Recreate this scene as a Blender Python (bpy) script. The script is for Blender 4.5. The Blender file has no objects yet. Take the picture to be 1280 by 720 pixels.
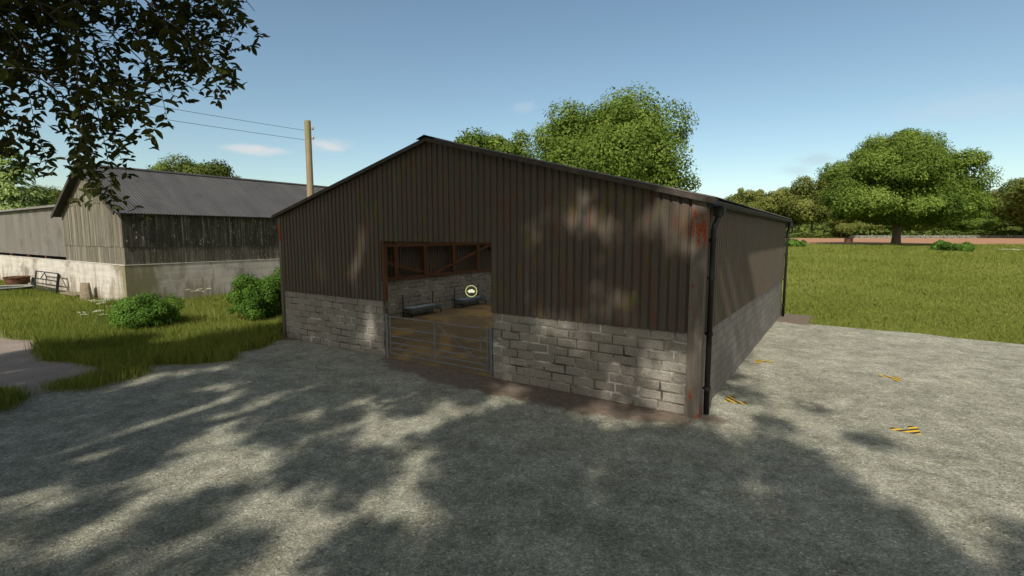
import bpy, math, random
import numpy as np
from mathutils import Vector, Matrix
R = math.radians
random.seed(7)
rng = np.random.default_rng(11)
scn = bpy.context.scene
COL = scn.collection

# ------------------------------------------------------------------ camera
F, PIT, CAMH = 623.5, 0.1054, 3.42
cam = bpy.data.objects.new('camera', bpy.data.cameras.new('camera'))
COL.objects.link(cam)
cam.location = (0, 0, CAMH)
cam.rotation_euler = (math.pi / 2 - PIT, 0, 0)
cam.data.sensor_width = 36.0
cam.data.lens = 36.0 * F / 1280.0
cam.data.clip_start = 0.05
cam.data.clip_end = 5000
scn.camera = cam

# ------------------------------------------------------------------ the yard's own axes (a along the gable, b in depth)
AZ = 0.5884
BX, BY = 3.48, 9.07
GX = (math.cos(AZ), -math.sin(AZ))
SY = (math.sin(AZ), math.cos(AZ))
def W(a, b):
    return (BX + a * GX[0] + b * SY[0], BY + a * GX[1] + b * SY[1])

def sm(t):
    t = np.clip(t, 0, 1)
    return t * t * (3 - 2 * t)
def gz(x, y):
    y = np.asarray(y, float)
    return (1.9 * sm((y - 24) / 60.0) + 0.75 * sm((y - 80) / 75.0)) * sm((np.asarray(x, float) + 5) / 30.0)

# ------------------------------------------------------------------ tagging helpers
def tag(o, label=None, cat=None, group=None, kind=None):
    if label: o['label'] = label
    if cat: o['category'] = cat
    if group: o['group'] = group
    if kind: o['kind'] = kind
    return o
def empty(name, loc, rz=0.0, label=None, cat=None, group=None):
    o = bpy.data.objects.new(name, None)
    COL.objects.link(o)
    o.location = loc
    o.rotation_euler = (0, 0, rz)
    o.empty_display_size = 0.3
    return tag(o, label, cat, group)
def link(name, me, mat=None, parent=None):
    o = bpy.data.objects.new(name, me)
    COL.objects.link(o)
    if mat is not None and not me.materials:
        me.materials.append(mat)
    if parent is not None:
        o.parent = parent
    return o
def copy_tree(o, parent=None):
    c = o.copy()
    COL.objects.link(c)
    if parent is not None:
        c.parent = parent
    for ch in list(o.children):
        copy_tree(ch, c)
    return c

# ------------------------------------------------------------------ mesh helpers
class MB:
    def __init__(s):
        s.v = []; s.f = []; s.r = []
    def add(s, vs, fs, r=None):
        n = len(s.v)
        s.v += [tuple(p) for p in vs]
        r = random.random() if r is None else r
        for f in fs:
            s.f.append(tuple(n + i for i in f)); s.r.append(r)
        return s
    def box(s, x0, x1, y0, y1, z0, z1, r=None):
        vs = [(x0,y0,z0),(x1,y0,z0),(x1,y1,z0),(x0,y1,z0),(x0,y0,z1),(x1,y0,z1),(x1,y1,z1),(x0,y1,z1)]
        return s.add(vs, [(3,2,1,0),(4,5,6,7),(0,1,5,4),(1,2,6,5),(2,3,7,6),(3,0,4,7)], r)
    def bar(s, p, q, w, h, up=(0,0,1), r=None):
        p = Vector(p); q = Vector(q); d = (q - p).normalized(); u = Vector(up)
        if abs(d.dot(u)) > 0.98: u = Vector((0,1,0))
        x = d.cross(u).normalized(); y = x.cross(d).normalized()
        vs = []
        for c in (p, q):
            for a, b in ((-1,-1),(1,-1),(1,1),(-1,1)):
                vs.append(c + x * (a*w/2) + y * (b*h/2))
        return s.add(vs, [(3,2,1,0),(4,5,6,7),(0,1,5,4),(1,2,6,5),(2,3,7,6),(3,0,4,7)], r)
    def tube(s, pts, rad, seg=8, cap=True, r=None):
        pts = [Vector(p) for p in pts]
        if not isinstance(rad, (list, tuple)): rad = [rad] * len(pts)
        rings = []; vs = []
        t0 = None
        for i, p in enumerate(pts):
            d = (pts[min(i+1, len(pts)-1)] - pts[max(i-1, 0)]).normalized()
            if t0 is None:
                a = Vector((0,0,1)) if abs(d.z) < 0.9 else Vector((1,0,0))
                x = d.cross(a).normalized()
            else:
                x = (t0 - d * t0.dot(d)).normalized()
            t0 = x
            y = d.cross(x)
            rings.append(len(vs))
            for k in range(seg):
                an = 2*math.pi*k/seg
                vs.append(p + (x*math.cos(an) + y*math.sin(an)) * rad[i])
        fs = []
        for i in range(len(pts)-1):
            for k in range(seg):
                k2 = (k+1) % seg
                fs.append((rings[i]+k, rings[i]+k2, rings[i+1]+k2, rings[i+1]+k))
        if cap:
            fs.append(tuple(range(seg-1, -1, -1)))
            fs.append(tuple(rings[-1]+k for k in range(seg)))
        return s.add(vs, fs, r)
    def lathe(s, prof, seg=24, c=(0,0,0), r=None):
        vs = []
        for (ra, z) in prof:
            for k in range(seg):
                an = 2*math.pi*k/seg
                vs.append((c[0]+ra*math.cos(an), c[1]+ra*math.sin(an), c[2]+z))
        fs = []
        for i in range(len(prof)-1):
            for k in range(seg):
                k2 = (k+1) % seg
                fs.append((i*seg+k, i*seg+k2, (i+1)*seg+k2, (i+1)*seg+k))
        return s.add(vs, fs, r)
    def build(s, name, mat=None, parent=None, smooth=False):
        me = bpy.data.meshes.new(name)
        me.from_pydata(s.v, [], s.f)
        at = me.attributes.new('rnd', 'FLOAT', 'FACE')
        at.data.foreach_set('value', s.r)
        if smooth:
            me.polygons.foreach_set('use_smooth', [True]*len(s.f))
        me.update()
        return link(name, me, mat, parent)

def np_mesh(name, V, Fc, rnd=None, smooth=False):
    """V (n,3), Fc (m,k) faces of equal size"""
    V = np.ascontiguousarray(V, dtype=np.float32); Fc = np.ascontiguousarray(Fc, dtype=np.int32)
    me = bpy.data.meshes.new(name)
    m, k = Fc.shape
    me.vertices.add(len(V)); me.vertices.foreach_set('co', V.ravel())
    me.loops.add(m*k); me.loops.foreach_set('vertex_index', Fc.ravel())
    me.polygons.add(m)
    me.polygons.foreach_set('loop_start', np.arange(0, m*k, k, dtype=np.int32))
    me.polygons.foreach_set('loop_total', np.full(m, k, dtype=np.int32))
    if smooth: me.polygons.foreach_set('use_smooth', np.ones(m, dtype=bool))
    if rnd is not None:
        at = me.attributes.new('rnd', 'FLOAT', 'FACE')
        at.data.foreach_set('value', np.ascontiguousarray(rnd, dtype=np.float32))
    me.update(calc_edges=True)
    me.validate()
    return me

def unit(v):
    return v / np.maximum(np.linalg.norm(v, axis=-1, keepdims=True), 1e-9)

def leaves(C, N, size, width=0.5, droop=None, rg=rng, axis=None, fold=0.12):
    """pointed leaf faces (two triangles folded along the midrib -> one bent quad) at centres C with normals N"""
    n = len(C)
    N = unit(N)
    if axis is None:
        A = rg.normal(size=(n,3))
    else:
        A = axis + rg.normal(size=(n,3))*0.35
    A = unit(A - N*np.sum(A*N, axis=1, keepdims=True))
    Bv = np.cross(N, A)
    s = np.asarray(size).reshape(-1,1) * np.ones((n,1))
    p0 = C - A*s*0.5
    p2 = C + A*s*0.5
    mid = C - A*s*0.05 + N*s*fold
    p1 = mid + Bv*s*width*0.5
    p3 = mid - Bv*s*width*0.5
    V = np.stack([p0,p1,p2,p3], axis=1).reshape(-1,3)
    Fc = np.arange(n*4).reshape(n,4)
    return V, Fc

def leaves6(C, N, size, axis, width=0.5, rg=rng):
    n = len(C); N = unit(N)
    A = unit(axis - N*np.sum(axis*N,axis=1,keepdims=True)); Bv = np.cross(N,A)
    s = np.asarray(size).reshape(-1,1); cv = rg.normal(0.06,0.07,(n,1)); fo = rg.uniform(0.04,0.16,(n,1))
    wd = width*rg.uniform(0.8,1.15,(n,1))
    def pt(t, w): return C + A*s*(t-0.5) + Bv*s*w*wd*0.5 + N*s*(np.abs(w)*fo - cv*(2*t-1)**2)
    V = np.stack([pt(0,0),pt(0.22,0.72),pt(0.52,1.0),pt(0.80,0.62),pt(1.0,0),pt(0.80,-0.62),pt(0.52,-1.0),pt(0.22,-0.72),pt(0.5,0)],axis=1).reshape(-1,3)
    b = (np.arange(n)*9)[:,None]
    Fc = np.concatenate([b+np.array([[0,1,2,8]]),b+np.array([[8,2,3,4]]),b+np.array([[4,5,6,8]]),b+np.array([[8,6,7,0]])],axis=0)
    return V, Fc

# ------------------------------------------------------------------ material helpers
class NT:
    def __init__(s, name, rough=0.9, spec=0.2):
        s.m = bpy.data.materials.new(name); s.m.use_nodes = True
        s.t = s.m.node_tree; s.p = s.t.nodes['Principled BSDF']
        s.p.inputs['Roughness'].default_value = rough
        s.p.inputs['Specular IOR Level'].default_value = spec
    def n(s, typ, **kw):
        nd = s.t.nodes.new(typ)
        for k, v in kw.items():
            if k.startswith('_'): setattr(nd, k[1:], v)
        for k, v in kw.items():
            if k.startswith('_'): continue
            i = nd.inputs[int(k[1:])] if k[0] == 'i' and k[1:].isdigit() else nd.inputs[k.replace('__', ' ')]
            if hasattr(v, 'is_output') or isinstance(v, bpy.types.NodeSocket): s.t.links.new(v, i)
            else: i.default_value = v
        return nd
    def obj(s, o=None):
        nd = s.n('ShaderNodeTexCoord')
        if o is not None: nd.object = o
        return nd.outputs['Object']
    def scale(s, vec, sc, loc=(0,0,0)):
        return s.n('ShaderNodeMapping', Vector=vec, Scale=sc, Location=loc).outputs[0]
    def noise(s, vec, scale, detail=4, rough=0.55, dist=0.0):
        return s.n('ShaderNodeTexNoise', Vector=vec, Scale=scale, Detail=detail, Roughness=rough, Distortion=dist).outputs['Fac']
    def ramp(s, fac, stops, interp='LINEAR'):
        nd = s.n('ShaderNodeValToRGB', Fac=fac)
        cr = nd.color_ramp; cr.interpolation = interp
        while len(cr.elements) > 1: cr.elements.remove(cr.elements[-1])
        for i, (p, c) in enumerate(stops):
            if not isinstance(c, (tuple, list)): c = (c, c, c)
            e = cr.elements[0] if i == 0 else cr.elements.new(p)
            e.position = p; e.color = tuple(c)[:3] + (1,)
        return nd.outputs['Color']
    def rng(s, v, a, b, c=0.0, d=1.0, smooth=True):
        return s.n('ShaderNodeMapRange', Value=v, i1=a, i2=b, i3=c, i4=d, _interpolation_type='SMOOTHSTEP' if smooth else 'LINEAR').outputs[0]
    def mix(s, fac, a, b, mode='MIX'):
        nd = s.t.nodes.new('ShaderNodeMix'); nd.data_type = 'RGBA'; nd.blend_type = mode
        for idx, v in ((0, fac), (6, a), (7, b)):
            i = nd.inputs[idx]
            if isinstance(v, bpy.types.NodeSocket): s.t.links.new(v, i)
            elif idx == 0: i.default_value = v
            else: i.default_value = tuple(v)[:3] + (1,) if isinstance(v, (tuple, list)) else (v, v, v, 1)
        return nd.outputs[2]
    def math(s, op, a, b=0.0):
        return s.n('ShaderNodeMath', _operation=op, i0=a, i1=b).outputs[0]
    def sep(s, vec):
        nd = s.n('ShaderNodeSeparateXYZ', Vector=vec)
        return nd.outputs[0], nd.outputs[1], nd.outputs[2]
    def attr(s, name='rnd'):
        nd = s.n('ShaderNodeAttribute', _attribute_name=name)
        return nd.outputs['Fac']
    def color(s, c):
        i = s.p.inputs['Base Color']
        if isinstance(c, bpy.types.NodeSocket): s.t.links.new(c, i)
        else: i.default_value = tuple(c)[:3] + (1,)
        return s
    def bump(s, h, strength=0.5, dist=0.02):
        b = s.n('ShaderNodeBump', Height=h, Strength=strength, Distance=dist)
        s.t.links.new(b.outputs[0], s.p.inputs['Normal'])
        return s
    def rough(s, v):
        i = s.p.inputs['Roughness']
        if isinstance(v, bpy.types.NodeSocket): s.t.links.new(v, i)
        else: i.default_value = v
        return s

def M_simple(name, base, var=0.25, sc=6.0, rough=0.8, bump=0.3, spec=0.2, metal=0.0):
    t = NT(name, rough, spec)
    o = t.obj()
    n1 = t.noise(o, sc, 6, 0.65)
    lo = tuple(c*(1-var) for c in base); hi = tuple(c*(1+var) for c in base)
    t.color(t.ramp(n1, [(0.3, lo), (0.7, hi)]))
    t.bump(t.noise(o, sc*6, 4), bump, 0.01)
    t.p.inputs['Metallic'].default_value = metal
    return t.m

def M_leaf(name, lo, hi, trans=0.35, tip=None):
    t = NT(name, 0.7, 0.1)
    a = t.attr()
    stops = [(0.0, lo), (0.8, hi)]
    if tip: stops.append((1.0, tip))
    col = t.ramp(a, stops)
    t.color(col)
    tr = t.n('ShaderNodeBsdfTranslucent')
    t.t.links.new(t.mix(1.0, col, (1.0, 1.15, 0.45), 'MULTIPLY'), tr.inputs['Color'])
    mx = t.n('ShaderNodeMixShader', Fac=trans)
    t.t.links.new(t.p.outputs[0], mx.inputs[1]); t.t.links.new(tr.outputs[0], mx.inputs[2])
    t.t.links.new(mx.outputs[0], t.t.nodes['Material Output'].inputs['Surface'])
    return t.m

# ------------------------------------------------------------------ materials
def m_cladding():
    t = NT('weathered_steel_sheet', 0.75, 0.25)
    o = t.obj()
    big = t.noise(t.scale(o, (0.8,0.8,0.5)), 1.0, 6, 0.65)
    stk = t.noise(t.scale(o, (9,9,0.5)), 1.0, 5, 0.6)
    fin = t.noise(o, 40, 3)
    c = t.ramp(stk, [(0.3,(0.046,0.037,0.029)),(0.55,(0.076,0.062,0.047)),(0.75,(0.112,0.093,0.071))])
    rb = t.noise(t.scale(o,(5.5,5.5,0.22),(2,5,1)), 1.0, 6, 0.65)
    c = t.mix(0.7, c, t.ramp(rb,[(0.34,(0.10,0.098,0.085)),(0.46,(0.06,0.052,0.042)),(0.56,(0.085,0.056,0.038)),(0.68,(0.04,0.033,0.026))]))
    c = t.mix(t.rng(big,0.45,0.7,0,0.7), c, (0.058,0.043,0.032))
    c = t.mix(0.35, c, t.ramp(fin,[(0.3,(0.03,0.027,0.023)),(0.7,(0.115,0.103,0.088))]), 'MIX')
    moss = t.noise(t.scale(o,(2.2,2.2,1.1),(3,1,7)), 1.0, 7, 0.7)
    c = t.mix(t.rng(moss,0.54,0.64,0,0.7), c, (0.08,0.076,0.02))
    rus = t.noise(t.scale(o,(4,4,0.9),(13,4,2)), 1.0, 7, 0.75)
    c = t.mix(t.rng(rus,0.52,0.66,0,0.85), c, (0.10,0.042,0.022))
    t.color(c)
    t.bump(t.noise(t.scale(o,(6,6,1.5)), 3, 4), 0.25, 0.02)
    return t.m
def m_post():
    t = NT('rusted_grey_steel', 0.7, 0.3)
    o = t.obj(); x,y,z = t.sep(o)
    c = t.ramp(t.noise(t.scale(o,(10,10,1.2)),1.0,5), [(0.3,(0.07,0.06,0.049)),(0.7,(0.13,0.113,0.093))])
    n = t.noise(t.scale(o,(7,7,3)), 1.0, 8, 0.7)
    top = t.math('MULTIPLY', t.rng(z,3.0,3.4), t.rng(z,3.95,3.75))
    low = t.rng(z,1.0,0.0,0,0.6)
    zone = t.math('MAXIMUM', top, low)
    m = t.rng(t.math('ADD', n, t.math('MULTIPLY', zone, 0.19)), 0.62, 0.68)
    c = t.mix(m, c, t.ramp(t.noise(o,25,4),[(0.35,(0.10,0.02,0.009)),(0.65,(0.24,0.05,0.015))]))
    ye = t.noise(t.scale(o,(5,5,2),(4,4,4)),1.0,6,0.7)
    c = t.mix(t.rng(ye,0.63,0.7,0,0.5), c, (0.17,0.14,0.03))
    t.color(c); t.bump(n, 0.2, 0.01)
    return t.m
def m_block():
    t = NT('concrete_block', 0.95, 0.1)
    o = t.obj(); a = t.attr()
    base = t.ramp(a, [(0,(0.215,0.198,0.173)),(0.5,(0.275,0.256,0.227)),(1,(0.335,0.313,0.28))])
    n = t.noise(o, 3.0, 8, 0.7)
    c = t.mix(t.rng(n,0.48,0.72,0,0.55), base, (0.14,0.125,0.1))
    f = t.noise(o, 45, 5, 0.7)
    c = t.mix(0.5, c, t.ramp(f,[(0.3,(0.075,0.068,0.058)),(0.5,(0.28,0.258,0.22)),(0.72,(0.52,0.485,0.42))]))
    t.color(c)
    v = t.n('ShaderNodeTexVoronoi', Vector=o, Scale=70.0).outputs['Distance']
    t.bump(t.math('ADD', t.math('ADD', f, t.math('MULTIPLY', v, 0.5)), t.math('MULTIPLY', t.noise(o,11,6,0.7), 1.6)), 0.9, 0.03)
    return t.m
def m_mortar():
    t = NT('mortar', 0.95, 0.1)
    o = t.obj()
    n = t.noise(o, 1.6, 6, 0.6)
    x,y,z = t.sep(o)
    c = t.ramp(n, [(0.38,(0.05,0.044,0.036)),(0.5,(0.16,0.145,0.125)),(0.6,(0.44,0.42,0.385))])
    t.color(c); t.bump(t.noise(o,60,4),0.5,0.01)
    return t.m
def m_concrete_smooth():
    t = NT('grey_concrete', 0.9, 0.15)
    o = t.obj()
    br = t.n('ShaderNodeTexBrick', Vector=t.n('ShaderNodeCombineXYZ', X=t.sep(o)[1], Y=t.sep(o)[2]).outputs[0], Scale=1.0, Mortar__Size=0.013)
    br.inputs['Brick Width'].default_value = 0.5; br.inputs['Row Height'].default_value = 0.2
    br.inputs['Color1'].default_value = (0.78,0.78,0.78,1); br.inputs['Color2'].default_value = (1.15,1.15,1.15,1); br.inputs['Mortar'].default_value = (0.5,0.5,0.5,1)
    c = t.ramp(t.noise(o,1.3,7,0.65), [(0.3,(0.12,0.108,0.094)),(0.7,(0.22,0.20,0.176))])
    c = t.mix(1.0, c, br.outputs['Color'], 'MULTIPLY')
    c = t.mix(0.3, c, t.ramp(t.noise(o,50,4),[(0.3,0.09),(0.7,0.28)]))
    t.color(c); t.bump(t.noise(o,40,5),0.4,0.01)
    return t.m
def m_render_wall():
    t = NT('rendered_wall', 0.95, 0.1)
    o = t.obj(); x,y,z = t.sep(o)
    n = t.noise(t.scale(o,(1.2,1.2,0.5)),1.0,7,0.65)
    c = t.ramp(n,[(0.3,(0.32,0.29,0.25)),(0.5,(0.45,0.43,0.39)),(0.72,(0.54,0.525,0.485))])
    # courses of the shuttering
    w = t.noise(t.scale(o,(0.3,0.3,5.0)),1.0,3)
    c = t.mix(0.35, c, t.ramp(w,[(0.4,(0.29,0.27,0.24)),(0.6,(0.47,0.44,0.395))]))
    st = t.noise(t.scale(o,(2.0,2.0,0.35),(5,0,0)),1.0,6,0.7)
    low = t.rng(z,1.75,0.2,0.0,0.2)
    c = t.mix(t.rng(t.math('ADD',st,low),0.58,0.74,0,0.75), c, (0.20,0.165,0.115))
    dk = t.noise(t.scale(o,(0.45,0.45,0.6),(2,8,0)),1.0,6,0.7)
    c = t.mix(t.rng(dk,0.5,0.66,0,0.75), c, (0.15,0.122,0.098))
    # algae round the corner at the origin
    d = t.n('ShaderNodeVectorMath', _operation='LENGTH', i0=t.scale(o,(1,0.45,0.0))).outputs['Value']
    al = t.math('SUBTRACT', t.math('ADD', t.noise(t.scale(o,(1.5,1.5,0.6)),1.0,6,0.6), 0.25), t.math('MULTIPLY', d, 0.3))
    c = t.mix(t.rng(al,0.30,0.75,0,0.85), c, (0.13,0.12,0.05))
    t.color(c); t.bump(t.noise(o,14,6,0.65),0.5,0.02)
    return t.m
def m_boards():
    t = NT('weathered_boards', 0.9, 0.12)
    o = t.obj(); a = t.attr(); x,y,z = t.sep(o)
    c = t.ramp(a,[(0,(0.055,0.05,0.038)),(0.35,(0.115,0.104,0.08)),(0.7,(0.175,0.16,0.128)),(1,(0.29,0.27,0.225))])
    g = t.noise(t.scale(o,(22,22,0.8)),1.0,6,0.7)
    c = t.mix(0.6, c, t.ramp(g,[(0.3,(0.03,0.028,0.022)),(0.5,(0.125,0.114,0.088)),(0.75,(0.33,0.312,0.258))]))
    gr = t.noise(t.scale(o,(1.5,1.5,0.6)),1.0,6,0.65)
    c = t.mix(t.rng(gr,0.5,0.75,0,0.6), c, (0.10,0.10,0.05))
    # shaded side painted darker, with lichen specks
    bk = t.rng(x,-0.12,-0.02)
    bn = t.noise(t.scale(o,(3,3,0.8),(0,3,0)),1.0,6,0.7)
    c = t.mix(t.math('MULTIPLY',bk,t.rng(bn,0.3,0.6,0.5,0.9)), c, (0.035,0.033,0.026))
    lc = t.noise(t.scale(o,(14,14,5)),1.0,5,0.75)
    c = t.mix(t.math('MULTIPLY',bk,t.rng(lc,0.6,0.68)), c, (0.55,0.54,0.48))
    sk = t.noise(t.scale(o,(8,8,0.25),(1,2,3)),1.0,5,0.7)
    c = t.mix(t.math('MULTIPLY',bk,t.rng(sk,0.55,0.7,0,0.75)), c, (0.36,0.345,0.29))
    t.color(c); t.bump(g,0.5,0.01)
    return t.m
def m_sheet(name, lo, hi, streak=(2.0,0.3,6.0), rough=0.8, dirt=(0.05,0.045,0.04), dk=0.4):
    t = NT(name, rough, 0.2)
    o = t.obj()
    c = t.ramp(t.noise(t.scale(o,streak),1.0,6,0.6),[(0.3,lo),(0.7,hi)])
    c = t.mix(t.rng(t.noise(o,0.7,7,0.65),0.48,0.72,0,dk), c, dirt)
    c = t.mix(0.15, c, t.ramp(t.noise(o,30,4),[(0.3,tuple(v*0.5 for v in lo)),(0.7,tuple(v*1.4 for v in hi))]))
    t.color(c); t.bump(t.noise(o,25,4),0.2,0.01)
    return t.m
def m_rust():
    t = NT('rusted_frame', 0.85, 0.15)
    o = t.obj()
    c = t.ramp(t.noise(o,9,6,0.7),[(0.3,(0.06,0.032,0.02)),(0.55,(0.105,0.05,0.028)),(0.75,(0.15,0.078,0.045))])
    t.color(c); t.bump(t.noise(o,60,4),0.3,0.005)
    return t.m
def m_gravel():
    t = NT('gravel', 0.95, 0.12)
    o = t.obj()
    b = t.noise(t.scale(o,(1,1,1)),0.35,7,0.62,0.3)
    c = t.ramp(b,[(0.34,(0.13,0.127,0.107)),(0.5,(0.265,0.261,0.222)),(0.64,(0.40,0.393,0.34))])
    md = t.noise(o,2.3,7,0.68,0.4)
    c = t.mix(t.rng(md,0.46,0.6,0,0.75), c, (0.45,0.44,0.38))
    gn = t.noise(t.scale(o,(1,1,1),(9,3,0)),0.9,8,0.72)
    c = t.mix(t.rng(gn,0.49,0.6,0,0.85), c, (0.125,0.122,0.088))
    br = t.noise(t.scale(o,(1,1,1),(2,31,0)),0.6,8,0.72)
    c = t.mix(t.rng(br,0.6,0.74,0,0.6), c, (0.20,0.165,0.12))
    v = t.n('ShaderNodeTexVoronoi', Vector=o, Scale=34.0, Randomness=1.0)
    st = t.sep(v.outputs['Color'])[0]
    c = t.mix(0.48, c, t.ramp(st,[(0.0,(0.09,0.09,0.073)),(0.5,(0.26,0.257,0.215)),(0.9,(0.42,0.41,0.35)),(1.0,(0.68,0.665,0.60))]))
    f = t.noise(o,110,4,0.7)
    c = t.mix(0.5, c, t.ramp(f,[(0.3,(0.05,0.08,0.066)),(0.5,(0.25,0.247,0.207)),(0.72,(0.52,0.51,0.44))]))
    c = t.mix(1.0, c, (1.08,1.075,1.01), 'MULTIPLY')
    grit = t.n('ShaderNodeTexVoronoi', Vector=o, Scale=15.0)
    gsz = t.math('SUBTRACT', t.math('MULTIPLY', t.sep(grit.outputs['Color'])[1], 0.34), grit.outputs['Distance'])
    c = t.mix(t.rng(gsz,-0.02,0.05,0,0.6), c, t.ramp(t.sep(grit.outputs['Color'])[0],[(0,(0.11,0.108,0.095)),(0.6,(0.34,0.335,0.30)),(1,(0.6,0.59,0.54))]))
    v2 = t.n('ShaderNodeTexVoronoi', Vector=o, Scale=58.0)
    c = t.mix(0.65, c, t.ramp(t.sep(v2.outputs['Color'])[0],[(0,(0.5,0.5,0.5)),(0.45,(0.95,0.95,0.95)),(0.85,(1.15,1.15,1.13)),(1,(1.9,1.88,1.82))]), 'MULTIPLY')
    m3 = t.noise(t.scale(o,(1,1,1),(4,4,1)),1.7,9,0.75,0.5)
    c = t.mix(0.9, c, t.ramp(m3,[(0.3,(0.62,0.62,0.6)),(0.5,(1,1,1)),(0.68,(1.32,1.32,1.3))]), 'MULTIPLY')
    m4 = t.noise(t.scale(o,(1,1,1),(7,1,1)),6.5,8,0.75,0.3)
    c = t.mix(0.8, c, t.ramp(m4,[(0.32,(0.66,0.66,0.63)),(0.5,(1,1,1)),(0.68,(1.28,1.28,1.27))]), 'MULTIPLY')
    # trodden earth by the walls: patches in the barn's own axes
    bo = t.obj(BARN); x,y,z = t.sep(bo)
    en = t.noise(bo,1.3,7,0.65)
    mk = None
    for (ca,cb,ra,rb) in ((-4.0,-0.1,4.9,1.05),(-13.7,0.2,1.1,0.9),(0.7,14.3,1.2,2.0)):
        dx = t.math('MULTIPLY', t.math('SUBTRACT', x, ca), 1/ra); dy = t.math('MULTIPLY', t.math('SUBTRACT', y, cb), 1/rb)
        d = t.math('SQRT', t.math('ADD', t.math('MULTIPLY',dx,dx), t.math('MULTIPLY',dy,dy)))
        mk = d if mk is None else t.math('MINIMUM', mk, d)
    mk = t.math('ADD', mk, t.math('MULTIPLY', t.math('SUBTRACT', en, 0.5), 0.9))
    earth = t.ramp(t.noise(o,7,7,0.7),[(0.3,(0.11,0.086,0.066)),(0.55,(0.165,0.13,0.10)),(0.75,(0.22,0.182,0.145))])
    c = t.mix(t.rng(mk,1.0,0.82), c, earth)
    t.color(c)
    h = t.math('ADD', t.math('MULTIPLY', v.outputs['Distance'], 0.35), t.math('ADD', t.math('MULTIPLY', f, 0.6), t.math('MULTIPLY', md, 1.0)))
    t.bump(t.math('ADD', h, t.rng(gsz,-0.02,0.1,0,0.7)), 0.95, 0.026)
    return t.m
def m_track():
    t = NT('earth_track', 0.95, 0.1)
    o = t.obj()
    c = t.ramp(t.noise(o,0.8,8,0.7),[(0.3,(0.18,0.142,0.115)),(0.7,(0.33,0.275,0.235))])
    c = t.mix(0.4, c, t.ramp(t.noise(o,30,5,0.7),[(0.3,(0.11,0.09,0.075)),(0.7,(0.36,0.31,0.27))]))
    t.color(c); t.bump(t.noise(o,12,6,0.7),0.7,0.03)
    return t.m
def m_field():
    t = NT('pasture', 0.95, 0.05)
    o = t.obj()
    c = t.ramp(t.noise(o,0.25,8,0.65),[(0.3,(0.125,0.15,0.028)),(0.5,(0.165,0.19,0.038)),(0.7,(0.21,0.23,0.055))])
    c = t.mix(0.55, c, t.ramp(t.noise(o,5,7,0.75),[(0.3,(0.085,0.105,0.018)),(0.55,(0.17,0.195,0.04)),(0.75,(0.26,0.275,0.085))]))
    ea = t.noise(t.scale(o,(1,1,1),(50,0,0)),0.15,5)
    c = t.mix(t.rng(ea,0.62,0.72,0,0.35), c, (0.16,0.145,0.06))
    t.color(c); t.bump(t.noise(o,9,6,0.75),0.9,0.12)
    return t.m
def m_soil():
    t = NT('ploughed_soil', 0.95, 0.05)
    o = t.obj()
    c = t.ramp(t.noise(t.scale(o,(0.4,3.0,1)),1.0,6,0.65),[(0.3,(0.27,0.15,0.088)),(0.7,(0.38,0.22,0.13))])
    t.color(c); t.bump(t.noise(o,3,5),0.5,0.08)
    return t.m
def m_straw():
    t = NT('straw_bedding', 0.95, 0.05)
    o = t.obj()
    n = t.noise(t.scale(o,(0.7,0.7,1)),0.8,6,0.6,0.6)
    c = t.ramp(n,[(0.36,(0.12,0.092,0.072)),(0.5,(0.17,0.126,0.088)),(0.58,(0.33,0.225,0.09)),(0.75,(0.40,0.285,0.115))])
    c = t.mix(0.4, c, t.ramp(t.noise(t.scale(o,(30,6,1)),1.0,4),[(0.3,(0.08,0.06,0.043)),(0.7,(0.32,0.235,0.13))]))
    t.color(c); t.bump(t.noise(t.scale(o,(30,8,1)),1.0,5),0.7,0.03)
    return t.m
def m_roundwood():
    t = NT('pole_timber', 0.9, 0.1)
    o = t.obj(); x,y,z = t.sep(o)
    g = t.noise(t.scale(o,(12,12,0.6)),1.0,6,0.65)
    c = t.ramp(g,[(0.3,(0.16,0.125,0.085)),(0.7,(0.36,0.29,0.205))])
    c = t.mix(t.rng(t.math('ADD',t.noise(o,1.5,5),t.rng(z,5.5,8.5,0,0.25)),0.5,0.75,0,0.7), c, (0.19,0.19,0.08))
    t.color(c); t.bump(g,0.5,0.02)
    return t.m
def m_bark():
    t = NT('bark', 0.95, 0.05)
    o = t.obj()
    g = t.noise(t.scale(o,(3,3,0.5)),2.0,6,0.7)
    t.color(t.ramp(g,[(0.3,(0.055,0.043,0.034)),(0.7,(0.15,0.12,0.095))])); t.bump(g,0.9,0.06)
    return t.m
def m_hazard():
    t = NT('hazard_paint', 0.7, 0.2)
    o = t.obj(); x,y,z = t.sep(o)
    w = t.math('FRACT', t.math('MULTIPLY', t.math('ADD', x, y), 5.6))
    c = t.mix(t.math('GREATER_THAN', w, 0.5), (0.62,0.40,0.03), (0.03,0.028,0.025))
    c = t.mix(t.rng(t.noise(o,26,6,0.7),0.56,0.68,0,0.7), c, (0.24,0.23,0.20))
    t.color(c)
    return t.m

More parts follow.
